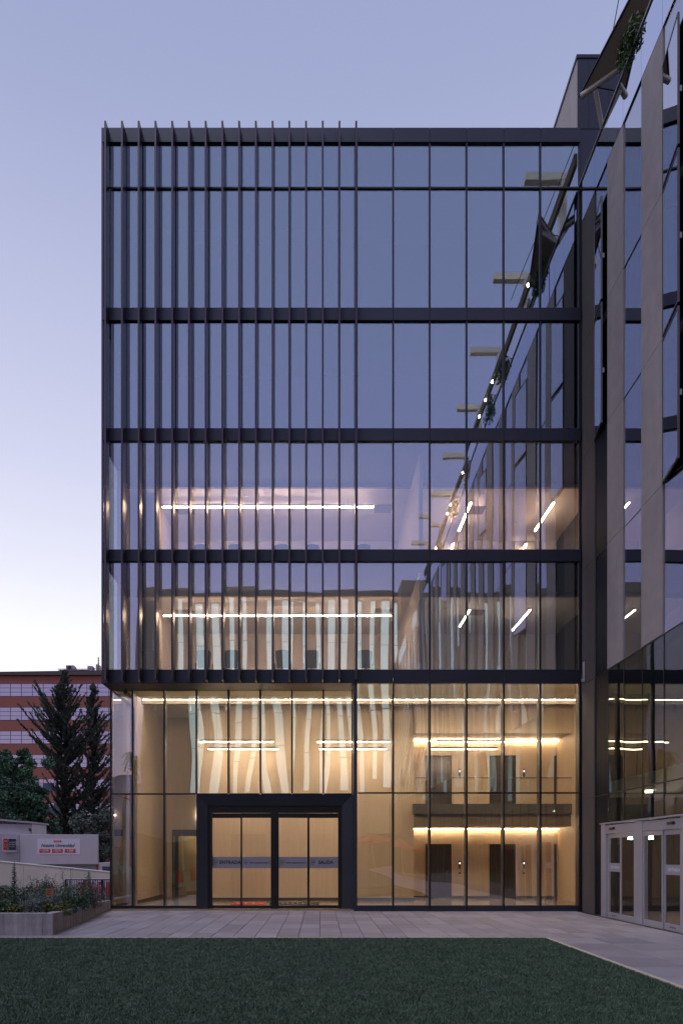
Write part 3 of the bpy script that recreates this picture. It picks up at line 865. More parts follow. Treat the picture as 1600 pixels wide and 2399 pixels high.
# ================================================================== RIGHT BUILDING
XS = 7.57
S = thing('panelled_side_building', 'long building at the right with grey panel strips alternating with tall glass strips', 'building', (XS, 19.9, 0))
yb = [19.72, 18.85, 18.02, 17.08, 16.11, 15.10, 14.08]
kinds = ['p', 'g', 'p', 'g', 'p', 'g']
yv = 14.08
kq = 'p'
rr = random.Random(5)
while yv > -29:
    w_ = rr.choice([0.85, 1.0, 1.0, 1.15])
    yv -= w_
    yb.append(yv); kinds.append(kq)
    kq = 'g' if kq == 'p' else 'p'
J = [6.54, 9.85, 13.08, 16.35, 19.97]
for i, kd in enumerate(kinds):
    ya, yc = yb[i + 1], yb[i]
    near = ya > -12
    if kd == 'p':
        for za, zb in zip(J[:-1], J[1:]):
            mt = 'stone'
            box('facade_panel', XS, XS + .10, ya + .008, yc - .008, za + .006, zb - .006, mt if i else 'stone_dark_shaded', S)  # first strip is a darker copy, with the corner shade painted in
        if i == 0:
            box('pillar_panel', XS, XS + .10, ya + .008, yc - .008, 3.256, 6.534, 'stone_dark_shaded', S)  # corner shade painted into the pillar colour too
            box('pillar_panel', XS, XS + .10, ya + .008, yc - .008, 0.0, 3.244, 'stone_dark_shaded', S)
    else:
        segs = list(zip(J[:-1], J[1:]))
        for si, (za, zb) in enumerate(segs):
            openw = (i == 1 and si in (2, 3)) or (i == 5 and si in (1, 2, 3)) or (i > 8 and rr.random() < .12)
            if openw:
                zt = zb - (.85 if si == 3 else .04)
                h0 = Vector((XS - .01, yc - .02, 0))
                wd = (yc - ya) - .04
                sa = link('open_window', boxmesh(0.001, 0.001, 0.001, 'mull'), S, (h0.x, h0.y, (za + zt) / 2))
                hh = (zt - za - .04) / 2
                fr = merge([boxgeo(-.012, .03, -.03, 0, -hh, hh), boxgeo(-.012, .03, -wd, -wd + .02, -hh, hh),
                            boxgeo(-.012, .03, -wd + .02, -.03, -hh, -hh + .05), boxgeo(-.012, .03, -wd + .02, -.03, hh - .05, hh)])
                me = bpy.data.meshes.new('open_window'); me.from_pydata(fr[0], [], fr[1]); me.materials.append(M['mull_in'])
                sa.data = me
                sa.rotation_euler = (0, 0, -R(9.5))
                pg = bpy.data.objects.new('pane', boxmesh(.01, wd - .052, 2 * hh - .10, 'glass_side')); COL.objects.link(pg)
                pg.parent = sa; pg.location = (0, -wd / 2, 0)
                hd = bpy.data.objects.new('handle', boxmesh(.05, .02, .12, 'alu')); COL.objects.link(hd)
                hd.parent = sa; hd.location = (.055, -wd + .03, -.2)
                box('window_reveal', XS + .02, XS + .06, ya + .01, yc - .01, za + .006, zb - .006, 'dark_in', S) if False else None
                if si == 3:
                    box('glass_pane', XS + .03, XS + .042, ya + .01, yc - .01, zb - .81, zb - .01, 'glass_side', S)
                    box('transom', XS, XS + .06, ya + .01, yc - .01, zb - .85, zb - .81, 'mull', S)
                box('dark_gap_sheet', XS + .5, XS + .52, ya, yc, za, zb, 'dark_in', S)  # dark sheet standing for the unlit gap behind the open sash
            else:
                o = box('glass_pane', XS + .03, XS + .042, ya + .01, yc - .01, za + .012, zb - .012, 'glass_side' if i > 1 else 'spandrel', S)  # strip by the corner is painted black for its dark reflections
                o.rotation_euler = (0, random.gauss(0, .002), random.gauss(0, .002))
                if si in (0, 2, 3): pass
            box('transom', XS + .022, XS + .06, ya + .009, yc - .009, za - .010, za + .010, 'mull', S)
    # low glazing
    if i > 0:
        lo = 0.02
        if 14.2 < (ya + yc) / 2 < 18.15: lo = 2.50
        for za, zb in ((lo, 3.25), (3.27, 6.53)):
            if near or True:
                o = box('glass_pane', XS + .03, XS + .042, ya + .012, yc - .012, za, zb, 'glass_sidelow' if i > 1 else 'spandrel', S)  # low corner glass painted black the same way
                o.rotation_euler = (0, random.gauss(0, .0025), random.gauss(0, .0025))
        box('transom', XS + .022, XS + .06, ya + .012, yc - .012, 3.245, 3.275, 'mull', S)
        box('mullion', XS + .022, XS + .08, yc - .012, yc + .010, lo, 6.53, 'mull', S)
    # parapet
    box('parapet_panel', XS + .0, XS + .03, ya + .004, yc - .004, 19.985, 21.17, 'parapet_glass', S)
box('corner_joint', XS + .06, XS + .16, 19.725, 19.99, 0, 21.15, 'mull', S)
box('parapet_cap', XS - .03, XS + .16, -29, 19.96, 21.175, 21.215, 'alu', S)
# shell and dim rooms behind
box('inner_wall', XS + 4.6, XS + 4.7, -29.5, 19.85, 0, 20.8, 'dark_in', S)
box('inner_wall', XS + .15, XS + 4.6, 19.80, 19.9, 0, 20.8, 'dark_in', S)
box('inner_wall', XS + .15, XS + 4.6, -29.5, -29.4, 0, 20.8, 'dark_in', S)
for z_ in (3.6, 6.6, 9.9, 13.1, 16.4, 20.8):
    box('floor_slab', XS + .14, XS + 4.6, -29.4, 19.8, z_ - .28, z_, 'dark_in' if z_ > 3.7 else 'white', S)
box('lobby_floor', XS + .1, XS + 4.6, -29.4, 19.8, -.09, 0.012, 'floor_in', S)
box('inner_partition', XS + 3.0, XS + 3.1, 15.2, 17.2, 0.012, 3.3, 'ochre', S)
box('reception_desk', XS + 1.9, XS + 2.4, 13.2, 15.2, 0.012, 1.05, 'bulk', S)
for k_, (dx, dy) in enumerate(((.9, 17.6), (1.4, 15.9), (1.4, 14.2))):
    tube('ceiling_lamp', (XS + dx, dy, 3.26), (XS + dx, dy, 3.31), .09, 'cold', S, seg=10)
for gx, gy in ((8.40, 18.5), (8.72, 18.0)):
    tube('lamp_cord', (gx, gy, 2.16), (gx, gy, 3.31), .006, 'mull', S, seg=4)
    tube('globe_lamp', (gx, gy, 2.07), (gx, gy, 2.15), .06, 'cold', S, r1=.045, seg=12)
for dy in (16.6, 15.0, 13.4):
    box('ceiling_lamp', XS + 2.2, XS + 2.26, dy - .6, dy + .6, 3.20, 3.24, 'cold', S)
# white framed automatic doors, parts of the side building
fr0, fr1 = XS - .08, XS + .06
posts = [(18.22, 17.93), (16.29, 15.90), (14.22, 13.8)]
dtop = 2.46
for a_, b_ in posts:
    box('door_post', fr0, fr1, b_, a_, 0.0, dtop, 'alu', S, bev=.006)
for a_, b_ in ((17.93, 16.29), (15.90, 14.22)):
    hd = box('door_header', fr0 + .01, fr1, b_ + .002, a_ - .002, 2.20, dtop - .03, 'alu', S, bev=.006)
    yc_ = a_ - .42 if a_ > 17 else b_ + .35
    box('door_sensor', fr0 - .04, fr0 + .009, yc_ - .13, yc_ + .13, 2.30, 2.36, 'black', S, bev=.006)
box('header_cap', fr0 - .03, fr1, 13.8, 18.24, dtop + .001, dtop + .035, 'alu', S)
lv = [(17.91, 17.12, .03, True), (17.12, 16.31, .0, False), (15.89, 14.98, .0, False), (14.98, 14.24, .03, True)]
for a_, b_, dx, dec in lv:
    xa = fr0 + .02 + dx
    gv = merge([boxgeo(xa, xa + .03, a_ - .045, a_ - .002, 0.02, 2.195), boxgeo(xa, xa + .03, b_ + .002, b_ + .045, 0.02, 2.195),
                boxgeo(xa, xa + .03, b_ + .045, a_ - .045, 0.02, .16), boxgeo(xa, xa + .03, b_ + .045, a_ - .045, 2.09, 2.195)])
    d = mesh('sliding_door', gv[0], gv[1], 'alu', S, origin=(xa, (a_ + b_) / 2, 0))
    box('pane', xa + .014, xa + .024, b_ + .045, a_ - .045, .16, 2.09, 'glass_door', d)
    if dec:
        box('decal_band', xa + .006, xa + .011, b_ + .047, a_ - .047, 1.22, 1.44, 'decal2', d)
        text('lettering', 'ENTRADA', (xa + .003, (a_ + b_) / 2 - .05, 1.33), 0.105, 'textwhite', d, rotz=-R(90), ext=.0005)
        parts = [boxgeo(xa - .002, xa + .001, (a_ + b_) / 2 - .12 + q * .05, (a_ + b_) / 2 - .09 + q * .05, .07 + .012 * (q % 2), .105) for q in range(5)]
        mesh('maker_mark', *merge(parts), 'textdark', d, origin=(xa, (a_ + b_) / 2, .08))
box('threshold', fr0, fr1, 13.8, 18.2, 0.0, 0.016, 'mull_in', S)
# canopy frames above the terrace, seen directly and mirrored in the big glass front
ZB = zz(23.6)
ORD = ['nearest to it', 'second', 'third', 'fourth', 'fifth', 'sixth', 'seventh', 'farthest']
for k_ in range(8):
    Yb = 16.4 - 4.07 * k_
    t = thing('terrace_pergola', f'ivory steel pergola arm mirrored high in the glass, {ORD[k_]} from the glass building', 'pergola', (XS + .9, Yb, 20.8), 'ivory pergola arms along the terrace')
    box('beam', XS - .50, XS + .95, Yb - .12, Yb + .12, ZB - .26, ZB, 'ivory', t)
    box('post', XS + .72, XS + .95, Yb - .1, Yb + .1, 20.8, ZB - .26, 'ivory', t)
rl = thing('lamp_rail', 'long dark rail carrying small terrace lamps behind the parapet', 'lamp rail', (XS + .6, -5, 23.5))
box('rail', XS + .62, XS + .72, -14, 18.0, 23.95, 24.35, 'canvas', rl)
for yl in (14.9, 13.4, 7.9, 6.6, 5.3, 0.5, -3.0, -4.1, -9):
    tube('lamp', (XS + .58, yl, 23.90), (XS + .58, yl, 23.99), 0.03, 'spark', rl, seg=8)
# the near canopy with its two tubes
t = thing('canopy_bracket', 'grey steel tube bracket with slanted strut under the dark awning at the roof corner', 'bracket', (7.4, 18.0, 21.2))
tube('top_tube', (6.98, 18.25, zz(20.30)), (7.72, 17.55, zz(20.24)), .075, 'steel', t, seg=12)
tube('strut', (7.25, 17.98, zz(20.16)), (7.58, 18.35, 21.19), .06, 'steel', t, seg=12)
tube('tie_rod', (7.27, 17.95, zz(20.2)), (8.3, 17.9, 21.6), .015, 'mull', t, seg=6)
aw = thing('canvas_awning', 'dark olive canvas awning stretched above the terrace parapet', 'awning', (7.5, 16, 22))
mesh('canvas', [(6.98, 18.35, zz(20.42)), (7.42, 16.10, zz(20.42)), (7.52, 15.5, zz(20.45)), (8.6, 15.5, zz(20.4)), (8.3, 17.3, zz(20.3)), (7.75, 17.6, zz(20.33)),
                (6.98, 18.35, zz(20.46)), (7.42, 16.10, zz(20.46)), (7.52, 15.5, zz(20.49)), (8.6, 15.5, zz(20.44)), (8.3, 17.3, zz(20.34)), (7.75, 17.6, zz(20.37))],
     [(0, 1, 2, 3, 4, 5), (6, 11, 10, 9, 8, 7), (0, 6, 7, 1), (1, 7, 8, 2), (2, 8, 9, 3), (3, 9, 10, 4), (4, 10, 11, 5), (5, 11, 6, 0)], 'canvas', aw, origin=(7.5, 16, 22))
tube('hem_tube', (6.97, 18.36, zz(20.42)), (7.41, 16.10, zz(20.42)), .03, 'mull', aw)
cb = tube('stay_cable', (X(1420.4, 20.3), 20.3, zz(23.46)), (X(1460, 15.5), 15.5, Z(-60, 15.5)), .012, 'mull')
props(cb, 'thin dark stay cable running up past the stair tower into the sky', 'cable')

def bush(name, label, cat, c, rad, n, leaf, asp, mat, group=None, up=0.4, stem=True, lumps=6):
    t = thing(name, label, cat, c, group)
    cs = []
    for k_ in range(lumps):
        off = np.array([random.uniform(-.6, .6) * rad[0], random.uniform(-.6, .6) * rad[1], random.uniform(.15, .8) * rad[2]])
        p = RNG.normal(size=(n // lumps, 3))
        p /= np.linalg.norm(p, axis=1)[:, None]
        p *= (RNG.random(len(p)) ** .45)[:, None] * np.array(rad) * random.uniform(.38, .6) * np.array([1, 1, .8])
        cs.append(p + off)
    p = np.concatenate(cs)
    p[:, 2] = np.abs(p[:, 2]) + 0.01
    p += np.array(c)
    quadcloud('foliage', p, up, RNG.uniform(.6, 1.2, len(p)) * leaf, asp, mat, t, c)
    if stem:
        parts = [tube_geo((0, 0, 0), (random.uniform(-.4, .4) * rad[0], random.uniform(-.4, .4) * rad[1], rad[2] * random.uniform(.6, .95)), .012, .004, 5) for _ in range(5)]
        v_, f_ = merge(parts)
        v_ = [Vector(q) + Vector(c) for q in v_]
        mesh('stem', v_, f_, 'bark', t, origin=c)
    return t
bush('terrace_bush', 'leafy green bush leaning over the parapet at the roof corner', 'bush', (7.62, 16.75, 21.1), (.28, .75, 1.05), 2400, .055, .4, 'leaf_bush', 'bushes on the terrace')
bush('terrace_bush', 'slim leafy bush higher on the parapet beside the awning', 'bush', (7.66, 15.55, 21.1), (.16, .4, .8), 900, .05, .4, 'leaf_bush', 'bushes on the terrace')
for yb_, w_ in ((12.2, 'third'), (9.5, 'fourth'), (4.4, 'fifth'), (1.5, 'sixth'), (-4.0, 'seventh'), (-8.5, 'last')):
    o = bush('terrace_bush', f'{w_} terrace bush along the parapet from the glass building, seen mirrored', 'bush', (7.66, yb_, 21.0), (.3, 1.1, .9), 800, .07, .4, 'leaf_bush', 'bushes on the terrace')

# ================================================================== LEFT: PLANTER AND WALLS
pc = [(-5.48, 13.99), (-6.30, 20.55), (-6.50, 20.60), (-5.70, 14.19)]
def hz(y): return .449 + (y - 13.99) / (20.4 - 13.99) * (.287 - .449)
PL = thing('concrete_planter', 'low concrete planter with stained front wall at the left edge of the pavement', 'planter', (-8, 16, 0))
def wallseg(name, p0, p1, t_, z0a, z0b, parent):
    d = (Vector(p1) - Vector(p0)).normalized(); n = Vector((d.y, -d.x)) * -t_
    a0, a1 = Vector(p0), Vector(p1)
    q0, q1 = a0 + n, a1 + n
    v_ = [(a0.x, a0.y, -.09), (a1.x, a1.y, -.09), (q1.x, q1.y, -.09), (q0.x, q0.y, -.09),
          (a0.x, a0.y, z0a), (a1.x, a1.y, z0b), (q1.x, q1.y, z0b), (q0.x, q0.y, z0a)]
    f_ = [(0, 3, 2, 1), (4, 5, 6, 7), (0, 1, 5, 4), (1, 2, 6, 5), (2, 3, 7, 6), (3, 0, 4, 7)]
    return mesh(name, v_, f_, 'concrete', parent, origin=(a0.x, a0.y, 0))
brk = [13.99, 16.6, 18.6, 20.55]
for a_, b_ in zip(brk[:-1], brk[1:]):
    wallseg('side_wall', (wall_x(a_), a_ + .003), (wall_x(b_), b_ - .003), .2, hz(a_), hz(b_), PL)
box('front_wall', -13.0, -9.4, 13.985, 14.19, -.09, .449, 'concrete', PL)
box('front_wall', -9.394, -5.69, 13.985, 14.19, -.09, .449, 'concrete', PL)
soil = mesh('soil', [(-13, 14.19, .34), (-5.69, 14.19, .34), (wall_x(20.55) - .2, 20.5, .2), (-6.6, 23.4, .2), (-13, 23.4, .34),
              (-13, 14.19, -.05), (-5.69, 14.19, -.05), (wall_x(20.55) - .2, 20.5, -.05), (-6.6, 23.4, -.05), (-13, 23.4, -.05)],
     [(0, 1, 2, 3, 4), (5, 9, 8, 7, 6), (0, 5, 6, 1), (1, 6, 7, 2), (2, 7, 8, 3), (3, 8, 9, 4), (4, 9, 5, 0)], 'ground', PL, origin=(-9, 18, 0))

def shrub(px, Y, r, hgt, mat, label, n=900, leaf=.03, asp=.45, z0=None):
    z0 = z0 if z0 is not None else .33
    return bush('garden_shrub', label, 'shrub', (X(px, Y), Y, z0), (r, r, hgt), n, leaf, asp, mat, 'shrubs growing in the planter')
SH = [
 (-12, 15.2, .42, .62, 'green2', 'dark green shrub cut by the left edge of the photo'),
 (22, 16.6, .45, .55, 'plum', 'brownish shrub behind the leftmost sapling'),
 (36, 14.7, .30, .25, 'lime', 'low yellow green plant at the planter front near the left edge'),
 (10, 14.8, .35, .35, 'green2', 'dark low shrub at the front left of the planter'),
 (70, 14.75, .34, .42, 'sage', 'silvery grey flowering shrub at the planter front'),
 (84, 15.3, .40, .50, 'sage', 'larger silvery shrub below the orange plaque'),
 (60, 16.4, .40, .62, 'green2', 'green shrub between sapling and orange plaque'),
 (92, 17.2, .45, .65, 'plum', 'brown purple shrub left of the orange plaque'),
 (112, 15.0, .32, .32, 'lime', 'yellow green low plant in front of the orange plaque'),
 (122, 15.7, .35, .48, 'sage', 'pale grey green shrub right of the orange plaque'),
 (140, 15.0, .30, .26, 'lime', 'bright yellow green plant near the planter corner'),
 (140, 16.8, .50, .62, 'green2', 'broad green shrub left of the railing'),
 (158, 15.9, .38, .42, 'green2', 'dark rounded shrub near the sloping planter wall'),
 (172, 16.6, .42, .50, 'green2', 'very dark shrub beside the planter side wall'),
 (188, 17.6, .45, .55, 'green2', 'grey green shrub in front of the railing'),
 (205, 18.2, .50, .75, 'plum', 'large reddish brown shrub in front of the railing'),
 (222, 19.0, .42, .70, 'plum', 'reddish brown shrub nearest to the glass building'),
 (150, 18.4, .45, .60, 'plum', 'dull brown shrub behind the green one at mid planter'),
 (98, 19.5, .55, .70, 'green2', 'green shrub in front of the cream ramp wall'),
 (30, 19.8, .60, .60, 'green2', 'green shrub low in front of the ramp wall at the left'),
 (130, 20.6, .45, .55, 'sage', 'grey shrub at the back near the left end of the railing'),
]
for px, Y, r_, h_, mt, lb in SH:
    shrub(px, Y, r_, h_, mt, lb, n=int(2600 * r_), leaf=.030 if mt != 'sage' else .022, asp=.5 if mt != 'plum' else .3, z0=.33 - max(0, (Y - 14.2)) * .02)

def sapling(px, Y, ytop, label):
    z0 = .3; top = Z(ytop, Y); H = top - z0; c = (X(px, Y), Y, z0)
    t = thing('young_conifer', label, 'sapling', c, 'young araucaria saplings in the planter')
    mesh('trunk', *(lambda g_: ([Vector(q) + Vector(c) for q in g_[0]], g_[1]))(tube_geo((0, 0, 0), (0.01, 0, H), .018, .004, 6)), 'bark', t, origin=c)
    vs = []
    nl = int(H / .045)
    for i in range(nl):
        f = i / nl
        zc = H * (.1 + .88 * f); L = .17 * (1 - f) ** .8 + .035
        for k_ in range(7):
            a_ = k_ * .897 + i * 1.3 + random.uniform(-.2, .2)
            Lk = L * random.uniform(.7, 1.15)
            d = np.array([math.cos(a_), math.sin(a_), .45]); s = np.array([-math.sin(a_), math.cos(a_), 0]) * .008
            b0 = np.array([0, 0, zc])
            m1 = b0 + d * Lk * .5
            vs.append([b0 - s * .4, m1 - s * 1.8, b0 + d * Lk, m1 + s * 1.8])
            for jn in range(3):
                bb = b0 + d * Lk * (.35 + .2 * jn)
                sd_ = np.array([-math.sin(a_), math.cos(a_), .4]) * (1 if jn % 2 else -1) * Lk * .3
                vs.append([bb, bb + sd_ * .5 + [0, 0, .006], bb + sd_, bb + sd_ * .5 - [0, 0, .006]])
    v_ = np.array(vs).reshape(-1, 3)
    rawmesh('foliage', v_, np.arange(len(v_)).reshape(-1, 4), 'green2', t, c)
sapling(33, 15.6, 2020, 'tall young conifer sapling at the left of the planter')
sapling(208, 19.3, 2041, 'young conifer sapling in front of the railing')
def stalks(px, Y, hgt, n, label):
    c = (X(px, Y), Y, .3)
    t = thing('dry_flower_stalks', label, 'flower stalks', c, 'dry flower stalks in the planter')
    for q in range(n):
        dx = random.uniform(-.22, .22); hh = hgt * random.uniform(.75, 1.05)
        p0 = Vector(c) + Vector((dx * .4, 0, 0)); p1 = Vector(c) + Vector((dx, 0, hh))
        g_ = [tube_geo(p0, p1, .005, .003, 4)]
        for s in range(6):
            f = .62 + .38 * s / 6
            b0 = p0.lerp(p1, f); e_ = b0 + Vector((random.choice((-1, 1)) * random.uniform(.02, .06), 0, .035))
            g_.append(tube_geo(b0, e_, .003, .002, 4)); g_.append(tube_geo(e_, e_ + Vector((0, 0, .018)), .007, .004, 4))
        mesh('stalk', *merge(g_), 'dry', t, origin=tuple(p0))
stalks(62, 16.0, .80, 3, 'thin dry stalks just right of the tall sapling')
stalks(90, 17.0, .95, 2, 'pair of tall dry stalks before the cream ramp wall')
stalks(120, 16.3, .88, 5, 'bunch of dry seed stalks behind the orange plaque')
stalks(164, 17.5, 1.10, 3, 'tallest dry seed stalks at the left end of the railing')
stalks(10, 15.8, .60, 2, 'dry stalks near the left photo edge')
# small plaque on a stick
c = (X(116.5, 15.35), 15.35, .3)
t = thing('garden_plaque', 'square orange brown plaque on a stick among the shrubs', 'sign', c)
tube('stick', c, (c[0], c[1] + .02, .72), .012, 'bark', t)
box('plate', c[0] - .09, c[0] + .09, c[1] - .012, c[1] + .004, Z(2101, 15.35), Z(2083, 15.35), 'terracotta', t)
mesh('print', *merge([boxgeo(c[0] - .06, c[0] + .05 - q * .02, c[1] - .0145, c[1] - .0125, Z(2087 + q * 4, 15.35) - .012, Z(2087 + q * 4, 15.35)) for q in range(3)]), 'bark', t, origin=c)

# railing and welcome banner
rlx0, rlx1, ry = X(154, 21.6), -6.52, 21.6
zt, zb_ = Z(2061, ry), Z(2111, ry)
RL = thing('metal_railing', 'black metal railing with close vertical bars beside the glass building', 'railing', (rlx0, ry, zb_))
box('top_rail', rlx0, rlx1, ry - .02, ry + .02, zt - .025, zt, 'black', RL)
box('bottom_rail', rlx0, rlx1, ry - .015, ry + .015, zb_, zb_ + .02, 'black', RL)
box('end_post', rlx0 - .02, rlx0 + .03, ry - .03, ry + .03, 0.0, zt - .001, 'black', RL)
x = rlx0 + .065
bme = boxmesh(.018, .02, zt - zb_ - .046, 'black')
while x < rlx1:
    link('bar', bme, RL, (x, ry, (zt + zb_) / 2 - .002)); x += .0555
for px in (197, 239):
    box('end_post', X(px, ry) - .045, X(px, ry) + .04, ry + .021, ry + .06, 0.0, zt - .03, 'black', RL)
wb = thing('welcome_banner', 'white banner with big red letters behind the railing', 'banner', (-7.4, 23.0, .3))
box('sheet', X(152, 22.9), -6.45, 22.9, 22.93, .05, Z(2059, 22.9), 'paper', wb)
text('lettering', 'BIENVENIDOS', (X(181, 22.9), 22.893, (Z(2067, 22.9) + Z(2108, 22.9)) / 2), .72, 'red', wb, sx=.36, ext=.001, align='LEFT', bold=.012)

rp = thing('ramp_wall', 'cream plastered wall with a top sloping down to the right behind the planter', 'wall', (-9, 24, 0))
for pa, pb in ((-60, 55), (55, 141), (141, 268)):
    Yr = 24.0
    xa, xb = X(pa, Yr) + .004, X(pb, Yr) - .004
    def zr(p): return Z(2020.5 + (p) * (2045 - 2020.5) / 256, Yr)
    v_ = [(xa, Yr, 0), (xb, Yr, 0), (xb, Yr + .2, 0), (xa, Yr + .2, 0), (xa, Yr, zr(pa)), (xb, Yr, zr(pb)), (xb, Yr + .2, zr(pb)), (xa, Yr + .2, zr(pa))]
    mesh('wall_section', v_, [(0, 3, 2, 1), (4, 5, 6, 7), (0, 1, 5, 4), (1, 2, 6, 5), (2, 3, 7, 6), (3, 0, 4, 7)], 'ramp', rp, origin=(xa, Yr, 0))
    v_ = [(q[0], q[1] + (-.03 if q[1] == Yr else .03), q[2] + (.0 if i < 4 else .0)) for i, q in enumerate(v_)]
    tp = [(xa, Yr - .02, zr(pa) + .001), (xb, Yr - .02, zr(pb) + .001), (xb, Yr + .22, zr(pb) + .001), (xa, Yr + .22, zr(pa) + .001)]
    tp += [(q[0], q[1], q[2] + .03) for q in tp]
    mesh('coping', tp, [(0, 3, 2, 1), (4, 5, 6, 7), (0, 1, 5, 4), (1, 2, 6, 5), (2, 3, 7, 6), (3, 0, 4, 7)], 'white', rp, origin=(xa, Yr, 1))

# hoarding with the university banner
YH = 32.0
hb = thing('painted_hoarding', 'grey white hoarding wall raised behind the ramp wall', 'hoarding', (-12, YH, 0))
zt, zb_ = Z(1956, YH), Z(2026, YH)
box('panel', X(46.5, YH), X(228.6, YH), YH, YH + .15, zb_, zt, 'hoard', hb, bev=.01)
v_ = [(X(-40, YH) - .4, YH - 1.3, zb_), (X(46, YH), YH + .0, zb_), (X(46, YH), YH + .15, zb_), (X(-40, YH) - .4, YH - 1.15, zb_)]
v_ += [(q[0], q[1], zt) for q in v_]
mesh('panel', v_, [(0, 3, 2, 1), (4, 5, 6, 7), (0, 1, 5, 4), (1, 2, 6, 5), (2, 3, 7, 6), (3, 0, 4, 7)], 'hoard', hb, origin=(-14, YH, 2))
box('lower_wall', X(-60, YH), X(228, YH), YH + .2, YH + .4, 0, zb_, 'hoard2', hb)
box('steel_post', X(224, YH), X(228.4, YH), YH + .12, YH + .19, 0, zb_ - .01, 'brick', hb)
bn = thing('university_banner', 'banner reading Nuestra Universidad with three red boxes on the hoarding', 'banner', (X(137, YH), YH, 2))
yb0 = YH - .012
def bpx(p): return X(p, YH)
def bpz(p): return Z(p, YH)
box('sheet', bpx(88), bpx(188), yb0, YH - .001, bpz(2003), bpz(1966), 'paper', bn)
tx = yb0 - .004
box('red_tag', bpx(126), bpx(144), tx, yb0 - .001, bpz(1974.5), bpz(1970), 'red', bn)
text('lettering', 'Esta es', (bpx(135), tx - .002, bpz(1972.2)), .085, 'textwhite', bn, ext=.001)
text('lettering', 'Nuestra Universidad', (bpx(135), tx, bpz(1982)), .235, 'navy', bn, shear=.35, sx=.79, ext=.001, bold=.004)
for pa, s1, s2 in ((92.5, '+ 32 MIL', 'estudiantes'), (122, '+ 40 MIL', 'titulados'), (152, '+ 2200', 'académicos')):
    box('red_box', bpx(pa), bpx(pa + 25.5), tx, yb0 - .001, bpz(1999.3), bpz(1990), 'red', bn)
    text('lettering', s1, (bpx(pa + 12.7), tx - .002, bpz(1993.5)), .105, 'textwhite', bn, ext=.001, bold=.002)
    text('lettering', s2, (bpx(pa + 12.7), tx - .002, bpz(1997.2)), .06, 'textwhite', bn, ext=.001)
lg = thing('logo_sign', 'red and dark university logo board with shield at the left of the hoarding', 'sign', (X(22, 31.60), 31.60, 2))
rotl = math.atan2(1.3, (X(46, YH) - X(-40, YH) + .4))
yl = 31.60
def lx_(p): return X(p, yl)
o1 = box('red_board', lx_(9), lx_(18.3), yl, yl + .02, Z(1992, yl), Z(1965.5, yl), 'red', lg)
o2 = box('dark_board', lx_(19.8), lx_(36.3), yl, yl + .02, Z(1992, yl), Z(1966, yl), 'navy', lg)
shield('shield_outline', lx_(13.6), Z(1983, yl), .10, yl - .006, 'textwhite', lg)
text('lettering', 'UA', (lx_(13.6), yl - .006, Z(1972, yl)), .10, 'textwhite', lg, ext=.001)
for q, s_ in enumerate(('UNIVERSIDAD', 'AUTÓNOMA', 'DE CHILE')):
    text('lettering', s_, (lx_(20.6), yl - .004, Z(1974.5 + q * 5, yl)), .062 if q != 1 else .075, 'textwhite', lg, ext=.001, align='LEFT')
box('backing_board', lx_(7), lx_(38), yl + .022, yl + .035, Z(1997, yl), Z(1963.5, yl), 'paper', lg)
lg.rotation_euler = (0, 0, rotl)
kb = thing('white_booth', 'small pale booth with thin slanted roof behind the hoarding', 'booth', (X(20, 38), 38, 0))
box('wall', X(-70, 38), X(75, 38), 38, 40, 0, Z(1931, 38), 'hoard', kb)
rv = [(X(-70, 38), 37.8, Z(1918, 38)), (X(78, 38), 37.8, Z(1930.5, 38)), (X(78, 38), 40.2, Z(1930.5, 38)), (X(-70, 38), 40.2, Z(1918, 38))]
rv += [(q[0], q[1], q[2] + .1) for q in rv]
mesh('roof', rv, [(0, 3, 2, 1), (4, 5, 6, 7), (0, 1, 5, 4), (1, 2, 6, 5), (2, 3, 7, 6), (3, 0, 4, 7)], 'hoard2', kb, origin=(-15, 38, 3))
tube('wall_lamp', (X(72, 38), 37.9, Z(1948, 38)), (X(72, 38), 37.9, Z(1942, 38)), .07, 'black', kb)
lk = thing('low_white_kiosk', 'low pale kiosk with dark window right of the hoarding', 'kiosk', (X(245, 36), 36, 0))
box('wall', X(229, 36), X(275, 36), 36, 38, 0, Z(2022, 36), 'hoard', lk)
box('window', X(240, 36), X(262, 36), 35.98, 35.999, Z(2044, 36), Z(2031, 36), 'frame_dark', lk)

# ================================================================== RED BUILDING
YR = 100.0
RB = thing('red_brick_building', 'long red brown office block with pale window bands behind the trees', 'building', (-38, YR, 0))
xr0, xr1 = -50.0, X(330, YR)
zt = Z(1583, YR)
bands = [(1633, 1602.3), (1689, 1657.6), (1744.4, 1713.4), (1799.7, 1769), (1856, 1826), (1912, 1882)]
prev = 1583
for bz_, tz_ in bands:
    box('spandrel', xr0, xr1, YR, YR + 8, Z(tz_, YR) + .0, Z(prev, YR), 'brick', RB)
    prev = bz_
box('spandrel', xr0, xr1, YR, YR + 8, 0, Z(prev, YR), 'brick', RB)
cvt = [(xr0, YR - .35, Z(1583, YR)), (xr1, YR - .35, Z(1583, YR))]
v_ = [(xr0, YR - .4, zt), (xr1, YR - .4, zt), (xr1, YR + 8, zt), (xr0, YR + 8, zt),
      (xr0, YR - .5, Z(1577, YR)), (xr1, YR - .5, Z(1571.5, YR)), (xr1, YR + 8, Z(1571.5, YR)), (xr0, YR + 8, Z(1577, YR))]
mesh('cornice', v_, [(0, 3, 2, 1), (4, 5, 6, 7), (0, 1, 5, 4), (1, 2, 6, 5), (2, 3, 7, 6), (3, 0, 4, 7)], 'cornice', RB, origin=(-38, YR, zt))
box('inner_core', xr0, xr1, YR + .5, YR + 7.5, 0, zt - .1, 'frame_dark', RB)
cw = 25.6 / 16
k0 = 24.0 / 16
